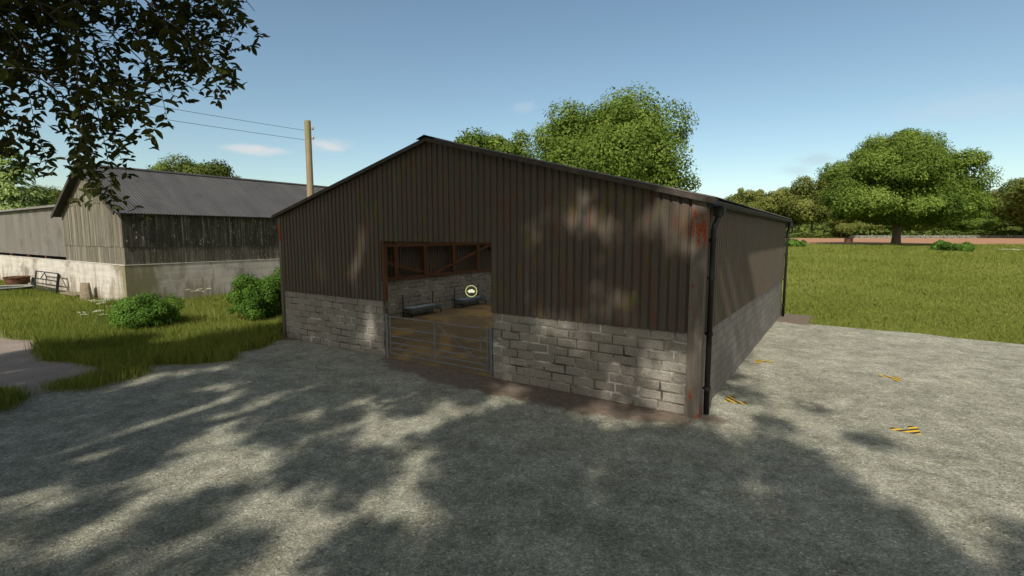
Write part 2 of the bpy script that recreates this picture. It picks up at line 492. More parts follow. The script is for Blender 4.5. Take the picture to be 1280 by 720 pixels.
B_ORIGIN = (BX, BY, 0.0)
BARN = empty('steel_barn', B_ORIGIN, -AZ,
             'big brown ribbed steel barn on pale block walls with gated doorway in its gable', 'barn')
CLAD = m_cladding(); POST = m_post(); BLOCK = m_block(); MORTAR = m_mortar(); SMOOTHC = m_concrete_smooth()
RWALL = m_render_wall(); BOARD = m_boards(); RUST = m_rust(); GRAVEL = m_gravel(); TRACK = m_track()
FIELD = m_field(); SOIL = m_soil(); STRAW = m_straw(); POLEW = m_roundwood(); BARK = m_bark(); HAZ = m_hazard()
ROOFB = m_sheet('barn_roof_sheet', (0.075,0.068,0.06), (0.14,0.125,0.11), (0.3,2.0,6))
ROOFG = m_sheet('fibre_cement_roof', (0.050,0.050,0.052), (0.078,0.077,0.078), (0.25,1.6,0.25), dirt=(0.036,0.035,0.035), dk=0.5)
SHEDM = m_sheet('grey_profiled_steel', (0.13,0.12,0.11), (0.19,0.177,0.163), (1.2,1.2,0.15), 0.6, (0.07,0.066,0.06), 0.7)
TRIM = M_simple('dark_brown_trim', (0.05,0.041,0.034), 0.35, 5)
DARKP = M_simple('black_pipe', (0.010,0.010,0.0105), 0.3, 6, 0.6, 0.1, 0.25)
GALV = M_simple('galvanised_steel', (0.15,0.158,0.17), 0.35, 12, 0.6, 0.1, 0.4, 0.3)
TROUGHM = M_simple('trough_steel', (0.21,0.26,0.30), 0.3, 8, 0.5, 0.15, 0.5, 0.3)
BLUE = M_simple('blue_plastic', (0.02,0.045,0.22), 0.2, 8, 0.5)
OLDGATE = M_simple('dark_weathered_iron', (0.02,0.022,0.024), 0.4, 8, 0.7)
WOODP = M_simple('pale_old_timber', (0.19,0.155,0.115), 0.4, 6, 0.9, 0.6)
CONCD = M_simple('trough_concrete', (0.33,0.33,0.32), 0.35, 5, 0.9, 0.5)
RUBBER = M_simple('dark_tub_rubber', (0.06,0.066,0.075), 0.3, 5, 0.7)
PORC = M_simple('insulator_porcelain', (0.34,0.30,0.25), 0.2, 9, 0.3, 0.0, 0.5)
WIREM = M_simple('wire_dark', (0.02,0.02,0.02), 0.2, 5, 0.6)
STONE = M_simple('field_stone', (0.17,0.165,0.15), 0.5, 1.8, 0.95, 0.8)

# ================================================================== BARN
WD, LN, HE, HR, HB = 13.34, 14.29, 4.08, 5.80, 1.60
DX0, DX1, DH = -8.52, -4.73, 3.26            # doorway
def roofz(x):
    return HE + (HR - HE) * (1 - abs(x + WD/2) / (WD/2))

def block_wall(name, L, n_out, place, first=0.0, h=HB, depth=0.2):
    """courses of rough blocks; place(u, w, z) maps (along, outward, up) to local space"""
    mb = MB()
    rows = 8; rh = h / rows
    for r in range(rows):
        u = -(0.25 if r % 2 else 0.0) - first
        while u < L - 0.02:
            bl = 0.5 + random.uniform(-0.05, 0.05)
            u0, u1 = max(u, 0.0), min(u + bl, L)
            if L - u1 < 0.1: u1 = L
            if u1 - u0 > 0.06:
                g = 0.007 + random.random()*0.010
                z0, z1 = r*rh + g*0.8, (r+1)*rh - g*0.8
                out = random.uniform(-0.008, 0.009)
                j = lambda: random.uniform(-0.013, 0.013)
                ch = 0.014
                a0, a1 = u0 + (g if u0 > 0 else 0), u1 - (g if u1 < L else 0)
                base = [(a0, -0.03, z0), (a1, -0.03, z0), (a1, -0.03, z1), (a0, -0.03, z1)]
                mid = [(a0, out-ch+j()*.4, z0), (a1, out-ch+j()*.4, z0), (a1, out-ch+j()*.4, z1), (a0, out-ch+j()*.4, z1)]
                e = ch*0.9
                fr = [(a0+e+abs(j()), out+j()*.5, z0+e+abs(j())), (a1-e-abs(j()), out+j()*.5, z0+e+abs(j())), (a1-e-abs(j()), out+j()*.5, z1-e-abs(j())), (a0+e+abs(j()), out+j()*.5, z1-e-abs(j()))]
                vs = [place(*p) for p in base+mid+fr]
                fs = [(8,9,10,11)]
                for k in range(4):
                    k2 = (k+1) % 4
                    fs += [(k,k2,4+k2,4+k), (4+k,4+k2,8+k2,8+k)]
                mb.add(vs, fs)
            u = u + bl
    o = mb.build(name, BLOCK, BARN)
    core = MB()
    ps = [place(u, w, z) for u in (0, L) for w in (-depth, -0.012) for z in (0, h-0.002)]
    core.box(min(p[0] for p in ps), max(p[0] for p in ps), min(p[1] for p in ps), max(p[1] for p in ps), 0.0, h-0.002)
    core.build('mortar', MORTAR, o)
    return o
PX = lambda x0: (lambda u, w, z: (x0+u, -w, z))
block_wall('block_wall', -0.225-DX1, 0, PX(DX1))
block_wall('block_wall', DX0+WD-0.10, 0, PX(-WD+0.10), 0.1)
# inner face of the left wall (seen through the doorway); the outer one is smooth
block_wall('block_wall', LN-0.5, 0, lambda u, w, z: (-WD+0.215+w, 0.22+u, z), 0.2)
mb = MB()
mb.box(-0.2, -0.004, 0.16, LN, 0, HB); mb.build('concrete_wall', SMOOTHC, BARN)
mb = MB(); mb.box(-WD+0.004, -WD+0.004+0.008, 0.16, LN, 0, HB); mb.build('concrete_wall', SMOOTHC, BARN)
mb = MB(); mb.box(-WD+0.2, -WD+4.0, LN-0.2, LN-0.004, 0, HB); mb.build('rear_wall', SMOOTHC, BARN)
mb = MB(); mb.box(-4.0, -0.2, LN-0.2, LN-0.004, 0, HB); mb.build('rear_wall', SMOOTHC, BARN)

def ribbed(name, u0, u1, zlo, zhi, place, pitch=0.18, dep=0.030, mat=CLAD, parent=BARN):
    prof = [(0, 0), (0.66, 0), (0.74, -dep), (0.92, -dep), (1.0, 0)]
    us = []
    n = int(math.ceil((u1-u0)/pitch))
    for i in range(n):
        for k in range(len(prof)-1):
            uu = u0 + (i+prof[k][0])*pitch
            if uu < u1: us.append((uu, prof[k][1]))
    us.append((u1, 0))
    mb = MB()
    for i in range(len(us)-1):
        (a, da), (b, db) = us[i], us[i+1]
        lo0, lo1 = (zlo(a), zlo(b)) if callable(zlo) else (zlo, zlo)
        h0, h1 = (zhi(a), zhi(b)) if callable(zhi) else (zhi, zhi)
        mb.add([place(a,da,lo0), place(b,db,lo1), place(b,db,h1), place(a,da,h0)], [(0,1,2,3)])
    return mb.build(name, mat, parent)
fr = lambda u, w, z: (u, -0.024-w, z)
ribbed('gable_cladding', -WD+0.10, DX0, HB-0.012, lambda x: roofz(x)-0.03, fr)
ribbed('gable_cladding', DX0, DX1, DH, lambda x: roofz(x)-0.03, fr)
ribbed('gable_cladding', DX1, -0.225, HB-0.012, lambda x: roofz(x)-0.03, fr)
ribbed('side_cladding', 0.16, LN, HB-0.012, HE-0.02, lambda u, w, z: (0.024+w, u, z))
ribbed('side_cladding', 0.1, LN, HB-0.012, HE-0.02, lambda u, w, z: (-WD-0.024-w, u, z))
ribbed('rear_cladding', -WD, 0.0, 3.6, lambda x: roofz(x)-0.03, lambda u, w, z: (u, LN+0.024+w, z))  # unseen rear gable left open below to let daylight in
# roof
def m_added_rooflight():  # unseen translucent roof panels, added to let light into the barn
    t = NT('translucent_sheet', 0.6, 0.3)
    t.color((0.7,0.7,0.66))
    tr = t.n('ShaderNodeBsdfTranslucent'); tr.inputs['Color'].default_value = (0.9,0.89,0.82,1)
    mx = t.n('ShaderNodeMixShader', Fac=0.9)
    t.t.links.new(t.p.outputs[0], mx.inputs[1]); t.t.links.new(tr.outputs[0], mx.inputs[2])
    t.t.links.new(mx.outputs[0], t.t.nodes['Material Output'].inputs['Surface'])
    return t.m
RLIT = m_added_rooflight()
RLY = (1.9, 5.4, 8.9, 12.4)
def roof_half(name, s, mat):
    lit = MB(); mb = MB(); x_e = 0.20; nb = int((LN+0.35)/0.17)
    ys = [-0.14 + i*(LN+0.30)/(nb*2) for i in range(nb*2+1)]
    xm = -WD/2
    for side in (s,):
        xe = x_e if side > 0 else -WD-x_e
        ze = HE - (HR-HE)/(WD/2)*x_e + 0.035
        for i in range(len(ys)-1):
            d0, d1 = (0.03 if i % 2 else 0.0), (0.0 if i % 2 else 0.03)
            yc = (ys[i]+ys[i+1])/2
            if any(abs(yc-q) < 1.25 for q in RLY):
                lit.add([(xe*0.85+xm*0.15,ys[i],ze*0.85+(HR+0.035)*0.15+d0),(xe*0.85+xm*0.15,ys[i+1],ze*0.85+(HR+0.035)*0.15+d1),(xe*0.2+xm*0.8,ys[i+1],ze*0.2+(HR+0.035)*0.8+d1),(xe*0.2+xm*0.8,ys[i],ze*0.2+(HR+0.035)*0.8+d0)], [(0,1,2,3)])
                for t0_, t1_ in ((0,0.15),(0.8,1.0)):
                    mb.add([(xe+(xm-xe)*t0_,ys[i],ze+(HR+0.035-ze)*t0_+d0),(xe+(xm-xe)*t0_,ys[i+1],ze+(HR+0.035-ze)*t0_+d1),(xe+(xm-xe)*t1_,ys[i+1],ze+(HR+0.035-ze)*t1_+d1),(xe+(xm-xe)*t1_,ys[i],ze+(HR+0.035-ze)*t1_+d0)], [(0,1,2,3)])
                continue
            mb.add([(xe,ys[i],ze+d0),(xe,ys[i+1],ze+d1),(xm,ys[i+1],HR+0.035+d1),(xm,ys[i],HR+0.035+d0)], [(0,1,2,3) if side>0 else (3,2,1,0)])
    o = mb.build(name, mat, BARN)
    lit.build('added_roof_lights', RLIT, o)
    return o
roof_half('roof_slope', 1, ROOFB); roof_half('roof_slope', -1, ROOFB)
for s in (1, -1):
    xe = 0.21 if s > 0 else -WD-0.21
    ze = HE - (HR-HE)/(WD/2)*0.21
    mb = MB(); mb.bar((xe,-0.10,ze-0.02), (-WD/2,-0.10,HR-0.02), 0.10, 0.09); mb.build('verge_trim', TRIM, BARN)
    mb = MB(); mb.bar((xe,LN+0.1,ze-0.02), (-WD/2,LN+0.1,HR-0.02), 0.10, 0.09); mb.build('verge_trim', TRIM, BARN)
mb = MB()
mb.add([(-WD/2-0.28,-0.19,HR+0.0),(-WD/2,-0.19,HR+0.085),(-WD/2+0.28,-0.19,HR+0.0),(-WD/2+0.28,LN+0.19,HR+0.0),(-WD/2,LN+0.19,HR+0.085),(-WD/2-0.28,LN+0.19,HR+0.0)], [(0,1,4,5),(1,2,3,4)])
mb.build('ridge_cap', TRIM, BARN)
# corner posts
mb = MB(); mb.box(-0.22, 0.035, -0.045, 0.155, 0.0, HE-0.02); mb.build('corner_post', POST, BARN)
mb = MB(); mb.box(-WD-0.035, -WD+0.095, -0.045, 0.11, 0.0, HE-0.02); mb.build('corner_post', POST, BARN)
# eaves: fascia, gutters, blue end caps, downpipes
for s in (1, -1):
    x0 = 0.035 if s > 0 else -WD-0.035
    sx = 1 if s > 0 else -1
    mb = MB(); mb.box(min(x0+sx*0.02,x0+sx*0.05), max(x0+sx*0.02,x0+sx*0.05), -0.06, LN+0.05, HE-0.17, HE-0.03)
    mb.build('fascia', TRIM, BARN)
    gt = MB()
    prof = [(0.06,0.0),(0.06,-0.05),(0.085,-0.09),(0.13,-0.10),(0.165,-0.08),(0.18,-0.03),(0.18,0.0)]
    for i in range(len(prof)-1):
        (p, q), (p2, q2) = prof[i], prof[i+1]
        gt.add([(x0+sx*p,0.0,HE-0.05+q),(x0+sx*p,LN+0.1,HE-0.05+q),(x0+sx*p2,LN+0.1,HE-0.05+q2),(x0+sx*p2,0.0,HE-0.05+q2)], [(0,1,2,3)])
    g = gt.build('gutter', DARKP, BARN)
    cp = MB()
    vs = [(x0+sx*p, yy, HE-0.05+q) for yy in (-0.012, -0.03) for p, q in prof]
    k = len(prof)
    cp.add(vs, [tuple(range(k)), tuple(range(2*k-1,k-1,-1))] + [(i,i+1,k+i+1,k+i) for i in range(k-1)])
    cp.build('end_cap', BLUE, g)
def downpipe(y):
    mb = MB(); x = 0.125; xo = 0.115
    mb.tube([(x+0.045,y+0.0,HE-0.13),(x+0.045,y,HE-0.27),(x+0.03,y-0.02,HE-0.33),(xo-0.005,y-0.10,HE-0.52),(xo-0.01,y-0.12,HE-0.58),(xo-0.01,y-0.12,0.04)], 0.052, 10)
    o = mb.build('downpipe', DARKP, BARN, True)
    hp = MB(); hp.box(x-0.045,x+0.14,y-0.09,y+0.09,HE-0.31,HE-0.14); hp.build('hopper', DARKP, o)
    for z in (0.5, 1.55, 2.6, 3.3):
        b = MB(); b.tube([(xo-0.01,y-0.12,z),(xo-0.01,y-0.12,z+0.06)], 0.066, 10); b.box(0.02,xo-0.05,y-0.14,y-0.10,z+0.01,z+0.05)
        b.build('bracket', DARKP, o)
downpipe(0.36); downpipe(LN-0.05)
# doorway frame
mb = MB(); mb.box(DX0-0.002, DX0+0.09, 0.0, 0.12, HB, DH+0.1); mb.build('door_jamb', RUST, BARN)
mb = MB(); mb.box(DX0+0.09, DX1, 0.012, 0.12, DH-0.005, DH+0.11); mb.build('door_head', RUST, BARN)
mb = MB(); mb.box(DX1-0.05, DX1+0.04, 0.012, 0.12, HB, DH-0.005); mb.build('door_jamb', RUST, BARN)
# inner steel frame on the left side wall
xi = -WD+0.20
mb = MB(); mb.box(xi-0.02, xi+0.10, 0.2, LN-0.2, HB+0.002, HB+0.13); mb.build('wall_rail', RUST, BARN)
mb = MB(); mb.box(xi-0.02, xi+0.10, 0.2, LN-0.2, 2.95, 3.10); mb.build('wall_rail', RUST, BARN)
ys = [0.35, 3.2, 4.75, 6.45, 8.35, 10.2, 12.1, 14.0]
for y in ys:
    mb = MB(); mb.box(xi-0.01, xi+0.15, y-0.09, y+0.09, HB+0.13, 2.95); mb.box(xi-0.01, xi+0.15, y-0.09, y+0.09, 3.10, HE-0.1); mb.build('stanchion', RUST, BARN)
for (y0,z0,y1,z1) in ((3.3,2.55,6.9,1.72),(7.0,1.72,11.2,2.92),(11.2,2.92,13.9,1.72)):
    mb = MB(); mb.bar((xi+0.055,y0,z0),(xi+0.055,y1,z1),0.06,0.12); mb.build('brace', RUST, BARN)
for y in (0.25, 3.6, 7.1, 10.6, 14.0):
    for s in (1,-1):
        xe = -0.25 if s > 0 else -WD+0.25
        mb = MB(); mb.bar((xe,y,roofz(xe)-0.20),(-WD/2,y,HR-0.20),0.10,0.18); mb.build('rafter', RUST, BARN)
for k in range(1, 12):
    x = -WD + k*WD/12
    mb = MB(); mb.box(x-0.03, x+0.03, 0.05, LN-0.05, roofz(x)-0.105, roofz(x)-0.035) ; mb.build('purlin', RUST, BARN)
for y in (3.6,7.1,10.6):
    mb = MB(); mb.box(-0.30,-0.203,y-0.08,y+0.08,0.0,HE-0.3); mb.build('inner_post', RUST, BARN)

st = MB()
nx, ny = 30, 30
pts = [[(-WD+0.2+(WD-0.4)*i/nx, 0.0+(LN-0.2)*j/ny, 0.016 + random.uniform(0,0.035)*(1 if 0<i<nx and 0<j<ny else 0)) for i in range(nx+1)] for j in range(ny+1)]
for j in range(ny):
    for i in range(nx):
        st.add([pts[j][i],pts[j][i+1],pts[j+1][i+1],pts[j+1][i]], [(0,1,2,3)])
o = st.build('straw_bedding', STRAW)
o.location = B_ORIGIN; o.rotation_euler = (0,0,-AZ)
tag(o, 'brown and ochre straw bedding over the barn floor', 'straw', kind='stuff')

# ------------------------------------------------------------------ gate in the doorway
def farm_gate(name, L, h, mat, label, cat, nbar=6, post=True):
    g = empty(name, (0,0,0), 0, label, cat)
    mb = MB()
    r = 0.024
    for xx in (0.12, L-0.10):
        mb = MB(); mb.tube([(xx,0,0.1),(xx,0,h)], r, 8); mb.build('gate_stile', mat, g, False)
    zs = [0.14 + (h-0.14)*f for f in (0.0,0.14,0.29,0.47,0.70,1.0)][:nbar]
    for z in zs:
        b = MB(); b.tube([(0.12,0,z-0.004),(L-0.10,0,z-0.004)], 0.016, 8); b.build('bar', mat, g)
    b = MB(); b.box(L*0.5-0.022,L*0.5+0.022,-0.030,-0.020,0.13,h); b.build('centre_upright', mat, g)
    for (xa,za,xb,zb) in ((L*0.5,h-0.04,0.16,0.2),(L*0.5,h-0.04,L-0.15,0.2)):
        b = MB(); b.bar((xa,0.028,za),(xb,0.028,zb),0.012,0.035,(0,1,0)); b.build('brace', mat, g)
    b = MB(); b.box(L-0.34,L-0.31,-0.012,0.012,0.60,0.97); b.box(L-0.31,L-0.12,-0.008,0.008,0.94,0.965); b.box(L-0.31,L-0.12,-0.008,0.008,0.605,0.63); b.build('latch', mat, g)
    if post:
        for x in (0.0, L):
            b = MB(); b.tube([(x,0,0),(x,0,h+0.06)], 0.05, 10); b.build('gate_post', mat, g)
    return g
g = farm_gate('farm_gate', 3.62, 1.17, GALV, 'galvanised tubular gate closing the doorway of the brown barn', 'gate')
x, y = W(DX0+0.085, 0.06)
g.location = (x, y, 0); g.rotation_euler = (0,0,-AZ)

# ------------------------------------------------------------------ feed troughs by the inner wall
def trough():
    t = empty('feed_trough', (0,0,0))
    mb = MB()
    h0, h1 = 0.26, 0.42; L = 1.9
    o = [(-0.24,0),(0.24,0),(0.24,L),(-0.24,L)]
    i_ = [(-0.20,0.04),(0.20,0.04),(0.20,L-0.04),(-0.20,L-0.04)]
    b = [(-0.15,0.06),(0.15,0.06),(0.15,L-0.06),(-0.15,L-0.06)]
    vs = [(x,y,h1) for x,y in o]+[(x,y,h1) for x,y in i_]+[(x*.9,y,h0+0.03) for x,y in b]+[(x,y,h0) for x,y in b]
    fs = [(8,9,10,11),(15,14,13,12)]
    for k in range(4):
        k2 = (k+1)%4
        fs += [(k,k2,4+k2,4+k),(4+k,4+k2,8+k2,8+k),(12+k,12+k2,k2,k)]
    mb.add(vs, fs); mb.build('basin', TROUGHM, t)
    for yy in (0.05, L-0.05):
        s = MB(); s.bar((-0.27,yy,0.0),(-0.27,yy,0.95),0.03,0.03); s.bar((-0.27,yy,0.20),(0.22,yy,0.20),0.03,0.03); s.bar((0.20,yy,0.0),(0.20,yy,0.20),0.03,0.03); s.build('bracket', OLDGATE, t)
    return t
t0 = trough()
tag(t0, 'blue grey steel feed trough nearer the gate, against the inner block wall', 'trough', 'feed troughs along the inner wall')
x, y = W(-12.76, 5.05); t0.location = (x, y, 0); t0.rotation_euler = (0,0,-AZ)
t1 = copy_tree(t0)
tag(t1, 'blue grey steel feed trough deeper inside the barn, below the round marker', 'trough', 'feed troughs along the inner wall')
x, y = W(-12.76, 8.35); t1.location = (x, y, 0)

# ------------------------------------------------------------------ floating round game marker; the wire holding it is added
def m_emit(name, c, s):
    t = NT(name, 0.5); t.color(c)
    t.p.inputs['Emission Color'].default_value = c+(1,); t.p.inputs['Emission Strength'].default_value = s
    return t.m
MKR = m_emit('lit_marker', (0.55,0.60,0.22), 0.62); MKW = m_emit('lit_emblem', (0.75,0.78,0.50), 0.75)
mk = empty('game_marker', (-1.15,14.0,1.85), -0.08, 'small glowing pale green game marker ring with animal emblem inside the doorway', 'game_icon')
mb = MB()
ring = []
seg = 40
for k in range(seg):
    a = 2*math.pi*k/seg
    for (rr, yy) in ((0.168,-0.008),(0.168,0.008),(0.147,0.008),(0.147,-0.008)):
        ring.append((rr*math.cos(a), yy, rr*math.sin(a)))
fs = []
for k in range(seg):
    k2 = (k+1) % seg
    for j in range(4):
        j2 = (j+1) % 4
        fs.append((k*4+j, k*4+j2, k2*4+j2, k2*4+j))
mb.add(ring, fs); mb.build('ring', MKR, mk)
sil = [(-0.105,-0.01),(-0.098,0.014),(-0.072,0.022),(-0.06,0.04),(-0.035,0.05),(-0.012,0.044),(0.006,0.058),(0.032,0.052),(0.05,0.038),(0.075,0.03),(0.09,0.012),(0.104,0.002),(0.106,-0.018),(0.09,-0.03),(0.072,-0.033),(0.066,-0.05),(0.05,-0.05),(0.046,-0.04),(-0.04,-0.04),(-0.046,-0.052),(-0.062,-0.052),(-0.068,-0.036),(-0.09,-0.026)]
n = len(sil)
mb = MB(); mb.add([(x,-0.006,z) for x,z in sil]+[(x,0.006,z) for x,z in sil], [tuple(range(n)), tuple(range(2*n-1,n-1,-1))]+[(i,(i+1)%n,n+(i+1)%n,n+i) for i in range(n)])
mb.build('animal_emblem', MKW, mk)
mb = MB(); mb.tube([(0,0,0.168),(0,0,3.72)], 0.0022, 5); mb.tube([(-0.15,0,0.0),(-0.10,0,-0.003)],0.0015,4); mb.tube([(0.10,0,-0.003),(0.15,0,0.0)],0.0015,4); mb.build('added_wire', WIREM, mk)

# ------------------------------------------------------------------ painted corner marks on the gravel
def corner_mark():
    mb = MB()
    z = 0.014; w = 0.15; L = 0.42
    mb.add([(0,0,z),(L,0,z),(L,w,z),(w,w,z),(w,L,z),(0,L,z)], [(0,1,2,3,4,5)])
    return mb.build('corner_mark', HAZ)
cm = corner_mark()
GRP = 'striped corner marks on the gravel'
marks = [((0.23,1.28),0,'yellow and black striped corner mark nearest the foot of the downpipe'),
         ((0.27,5.46),-90,'most washed out yellow corner mark, on the gravel halfway along the barn side'),
         ((3.40,5.46),180,'striped yellow corner mark out on the gravel nearest the grass field edge'),
         ((3.40,1.28),90,'largest yellow and black corner mark, alone at the edge of the tree shadow')]
for i, ((a,b), rz, lb) in enumerate(marks):
    o = cm if i == 0 else copy_tree(cm)
    x, y = W(a,b); o.location = (x,y,0.0); o.rotation_euler = (0,0,-AZ+R(rz))
    tag(o, lb, 'ground marking', GRP)

# ================================================================== TIMBER BARN (left)
LX, LY = W(-25.91, -0.13)
TB = empty('timber_barn', (LX, LY, 0), -AZ, 'grey weathered board barn with dark corrugated roof standing on a white wall', 'barn')
HW = 2.0; LE, LR = 4.62, 6.86; LWD = 8.2; LLEN = 17.5
lroof = lambda x: LE + (LR-LE)*(1-abs(x+LWD/2+0.05)/(LWD/2))
def boards(name, u0, u1, zlo, zhi, place, off, mat=BOARD, parent=TB):
    mb = MB(); u = u0
    while u < u1-0.03:
        w = random.uniform(0.11,0.17); ue = min(u+w, u1)
        d = off + random.uniform(-0.008,0.008)
        zl = zlo + random.uniform(-0.025,0.02)
        a, b = u+0.004, ue-0.004
        za, zb = (zhi(a), zhi(b)) if callable(zhi) else (zhi, zhi)
        vs = [place(a,d,zl),place(b,d,zl),place(b,d,zb),place(a,d,za),place(a,d-0.02,zl),place(b,d-0.02,zl),place(b,d-0.02,zb),place(a,d-0.02,za)]
        mb.add(vs, [(0,1,2,3),(0,4,5,1),(1,5,6,2),(3,7,4,0),(4,7,6,5)])
        u = ue
    return mb.build(name, mat, parent)
fg = lambda u, w, z: (u, 0.06-w, z); fs_ = lambda u, w, z: (-0.06+w, u, z)
boards('gable_boards', -LWD-0.05, -0.06, HW-0.05, 2.92, fg, 0.0)
boards('gable_boards', -LWD-0.05, -0.06, 2.86, lambda x: min(lroof(x)-0.02, 5.05), fg, 0.028)
boards('gable_boards', -LWD*0.86, -LWD*0.13, 4.98, lambda x: max(lroof(x)-0.02, 4.985), fg, 0.05)
boards('side_boards', 0.06, LLEN, HW-0.05, 2.92, fs_, 0.0)
boards('side_boards', 0.06, LLEN, 2.86, LE-0.02, fs_, 0.028)
mb = MB()
xm = -LWD/2-0.05
# dark inner skin so nothing shows through the gaps
mb.add([(-LWD,0.1,HW-0.1),(-0.12,0.1,HW-0.1),(-0.12,0.1,LE),(xm,0.1,LR-0.05),(-LWD,0.1,LE)], [(0,1,2,3,4)])
mb.add([(-0.12,0.1,HW-0.1),(-0.12,LLEN,HW-0.1),(-0.12,LLEN,LE),(-0.12,0.1,LE)], [(0,1,2,3)])
mb.add([(-LWD,LLEN,HW-0.1),(-0.12,LLEN,HW-0.1),(-0.12,LLEN,LE),(xm,LLEN,LR-0.05),(-LWD,LLEN,LE)], [(4,3,2,1,0)])
mb.add([(-LWD,0.1,0),(-LWD,LLEN,0),(-LWD,LLEN,LE),(-LWD,0.1,LE)], [(3,2,1,0)])
mb.build('wall_lining', OLDGATE, TB)
for s in (1,-1):
    mb = MB(); ny = int(LLEN+0.8)*30
    ze = LE-0.17
    xe = 0.26 if s > 0 else -LWD-0.36
    for i in range(ny):
        y0 = -0.32+(LLEN+0.7)*i/ny; y1 = -0.32+(LLEN+0.7)*(i+1)/ny
        d0 = 0.011*math.cos(i*math.pi/2); d1 = 0.011*math.cos((i+1)*math.pi/2)
        mb.add([(xe,y0,ze+d0),(xe,y1,ze+d1),(xm,y1,LR+0.06+d1),(xm,y0,LR+0.06+d0)], [(0,1,2,3) if s>0 else (3,2,1,0)])
        mb.add([(xe,y0,ze+d0),(xe,y1,ze+d1),(xe,y1,ze+d1-0.03),(xe,y0,ze+d0-0.03)], [(3,2,1,0) if s>0 else (0,1,2,3)])
    mb.build('roof_slope', ROOFG, TB)
    mb = MB(); mb.bar((xe,-0.34,ze-0.04),(xm,-0.34,LR),0.05,0.16); mb.build('bargeboard', TRIM, TB)
mb = MB(); mb.tube([(xm,-0.36,LR+0.075),(xm,LLEN+0.4,LR+0.075)], 0.09, 8); mb.build('ridge_cap', ROOFG, TB)

# the white wall under the timber barn, running on in front of the grey shed
YW = empty('rendered_wall', (LX, LY, 0), -AZ, 'long white rendered wall stained with green and brown below both old sheds', 'wall')
def wallbox(name, x0,x1,y0,y1,z1, m=RWALL):
    mb = MB(); mb.box(x0,x1,y0,y1,-0.2,z1)
    return mb.build(name, m, YW)
wallbox('front_wall', -34, 0, 0.0, 0.22, HW)
wallbox('side_wall', -0.22, -0.002, 0.22, LLEN, HW)
COPE = M_simple('pale_coping', (0.42,0.40,0.36), 0.3, 3, 0.9, 0.4)
mb = MB()
mb.box(-34,0.02,-0.02,0.06,HW,HW+0.035); mb.box(-0.05,0.02,0.06,LLEN,HW,HW+0.035)
mb.build('coping', COPE, YW)

# grey shed behind the wall at far left
SH = empty('metal_shed', (LX, LY, 0), -AZ, 'pale grey corrugated steel shed at the left edge behind the white wall', 'shed')
ribbed('front_cladding', -33.5, -LWD-0.10, 2.17, 5.12, lambda u, w, z: (u, 0.34-w, z), 0.16, 0.025, SHEDM, SH)
SHR = m_sheet('shed_roof_sheet', (0.15,0.145,0.14), (0.20,0.19,0.185), (0.3,1.5,0.3))
mb = MB(); mb.add([(-33.5,0.12,5.14),(-LWD-0.4,0.12,5.14),(-LWD-0.4,9.0,6.4),(-33.5,9.0,6.4)], [(0,1,2,3)])
mb.add([(-33.5,9.0,6.4),(-LWD-0.4,9.0,6.4),(-LWD-0.4,9.0,2.0),(-33.5,9.0,2.0)], [(3,2,1,0)]); mb.build('roof', SHR, SH)
mb = MB(); mb.box(-33.5,-LWD-0.35,0.10,0.20,5.04,5.16); mb.build('eaves_trim', SHR, SH)
for x in (-8.6,-13.2,-16.9,-21.0,-25.0,-29.0):
    mb = MB(); mb.box(x-0.12,x+0.12,0.36,0.50,0.0,5.0); mb.build('stanchion', RUST, SH)
mb = MB(); mb.box(-33.4,-LWD-0.2,1.2,1.25,1.0,5.0); mb.build('inner_lining', OLDGATE, SH)

# ------------------------------------------------------------------ bits along the white wall
og = empty('old_gate', (0,0,0), 0, 'old dark iron field gate leaning against the white wall', 'gate')
mb = MB(); L, h = 4.0, 1.28
mb.tube([(0.05,0,0),(0.05,0,h)],0.04,8); mb.build('gate_stile', OLDGATE, og)
mb = MB(); mb.box(L-0.12,L,-0.05,0.06,-0.05,h-0.02); mb.build('gate_stile', OLDGATE, og)
for z in (0.12,0.27,0.42,0.60,0.85,1.28):
    b = MB(); b.box(0.05,L-0.08,-0.02,0.02,z-0.03,z+0.03); b.build('bar', OLDGATE, og)
for xa, xb in ((1.45,0.85),(1.45,2.05)):
    b = MB(); b.bar((xa,0.03,1.24),(xb,0.03,0.86),0.02,0.04,(0,1,0)); b.build('brace', OLDGATE, og)
b = MB(); b.box(L*0.5,L*0.5+0.03,-0.03,-0.021,0.1,0.86); b.build('upright', OLDGATE, og)
b = MB(); b.bar((L-0.04,0.06,h-0.08),(L+0.25,0.62,-0.05),0.05,0.05); b.build('prop', WOODP, og)
x, y = W(-37.9, -0.75); og.location = (x,y,0.04); og.rotation_euler = (R(-9),0,-AZ+0.01)

sb = empty('stone_block', (0,0,0), 0, 'upright tapering stump of old timber beside the foot of the white wall', 'stump')
mb = MB()
prof = [(0.0,0.27,0.22),(0.35,0.25,0.20),(0.7,0.21,0.17),(1.02,0.18,0.14)]
vs = []
for z, hw, hd in prof:
    for k in range(10):
        a = 2*math.pi*k/10
        q = 1.0+0.12*math.cos(2*a+0.6)+random.uniform(-0.05,0.05)
        c_, s_ = math.cos(a), math.sin(a)
        vs.append((hw*q*c_/max(abs(c_),abs(s_))**0.6, hd*q*s_/max(abs(c_),abs(s_))**0.6, z+random.uniform(-0.03,0.03)*(z>0.9)))
fs = [tuple(range(30,40))]
for i in range(3):
    for k in range(10):
        fs.append((i*10+k, i*10+(k+1)%10, (i+1)*10+(k+1)%10, (i+1)*10+k))
sb.name = 'timber_stump'
mb.add(vs, fs); mb.build('stump_body', WOODP, sb)
x, y = W(-29.85, -0.55); sb.location = (x,y,-0.02); sb.rotation_euler = (0,0,-AZ+0.75)
pb = empty('low_bench', (0,0,0), 0, 'low grey plank bench half sunk in grass beside the timber stump', 'bench')
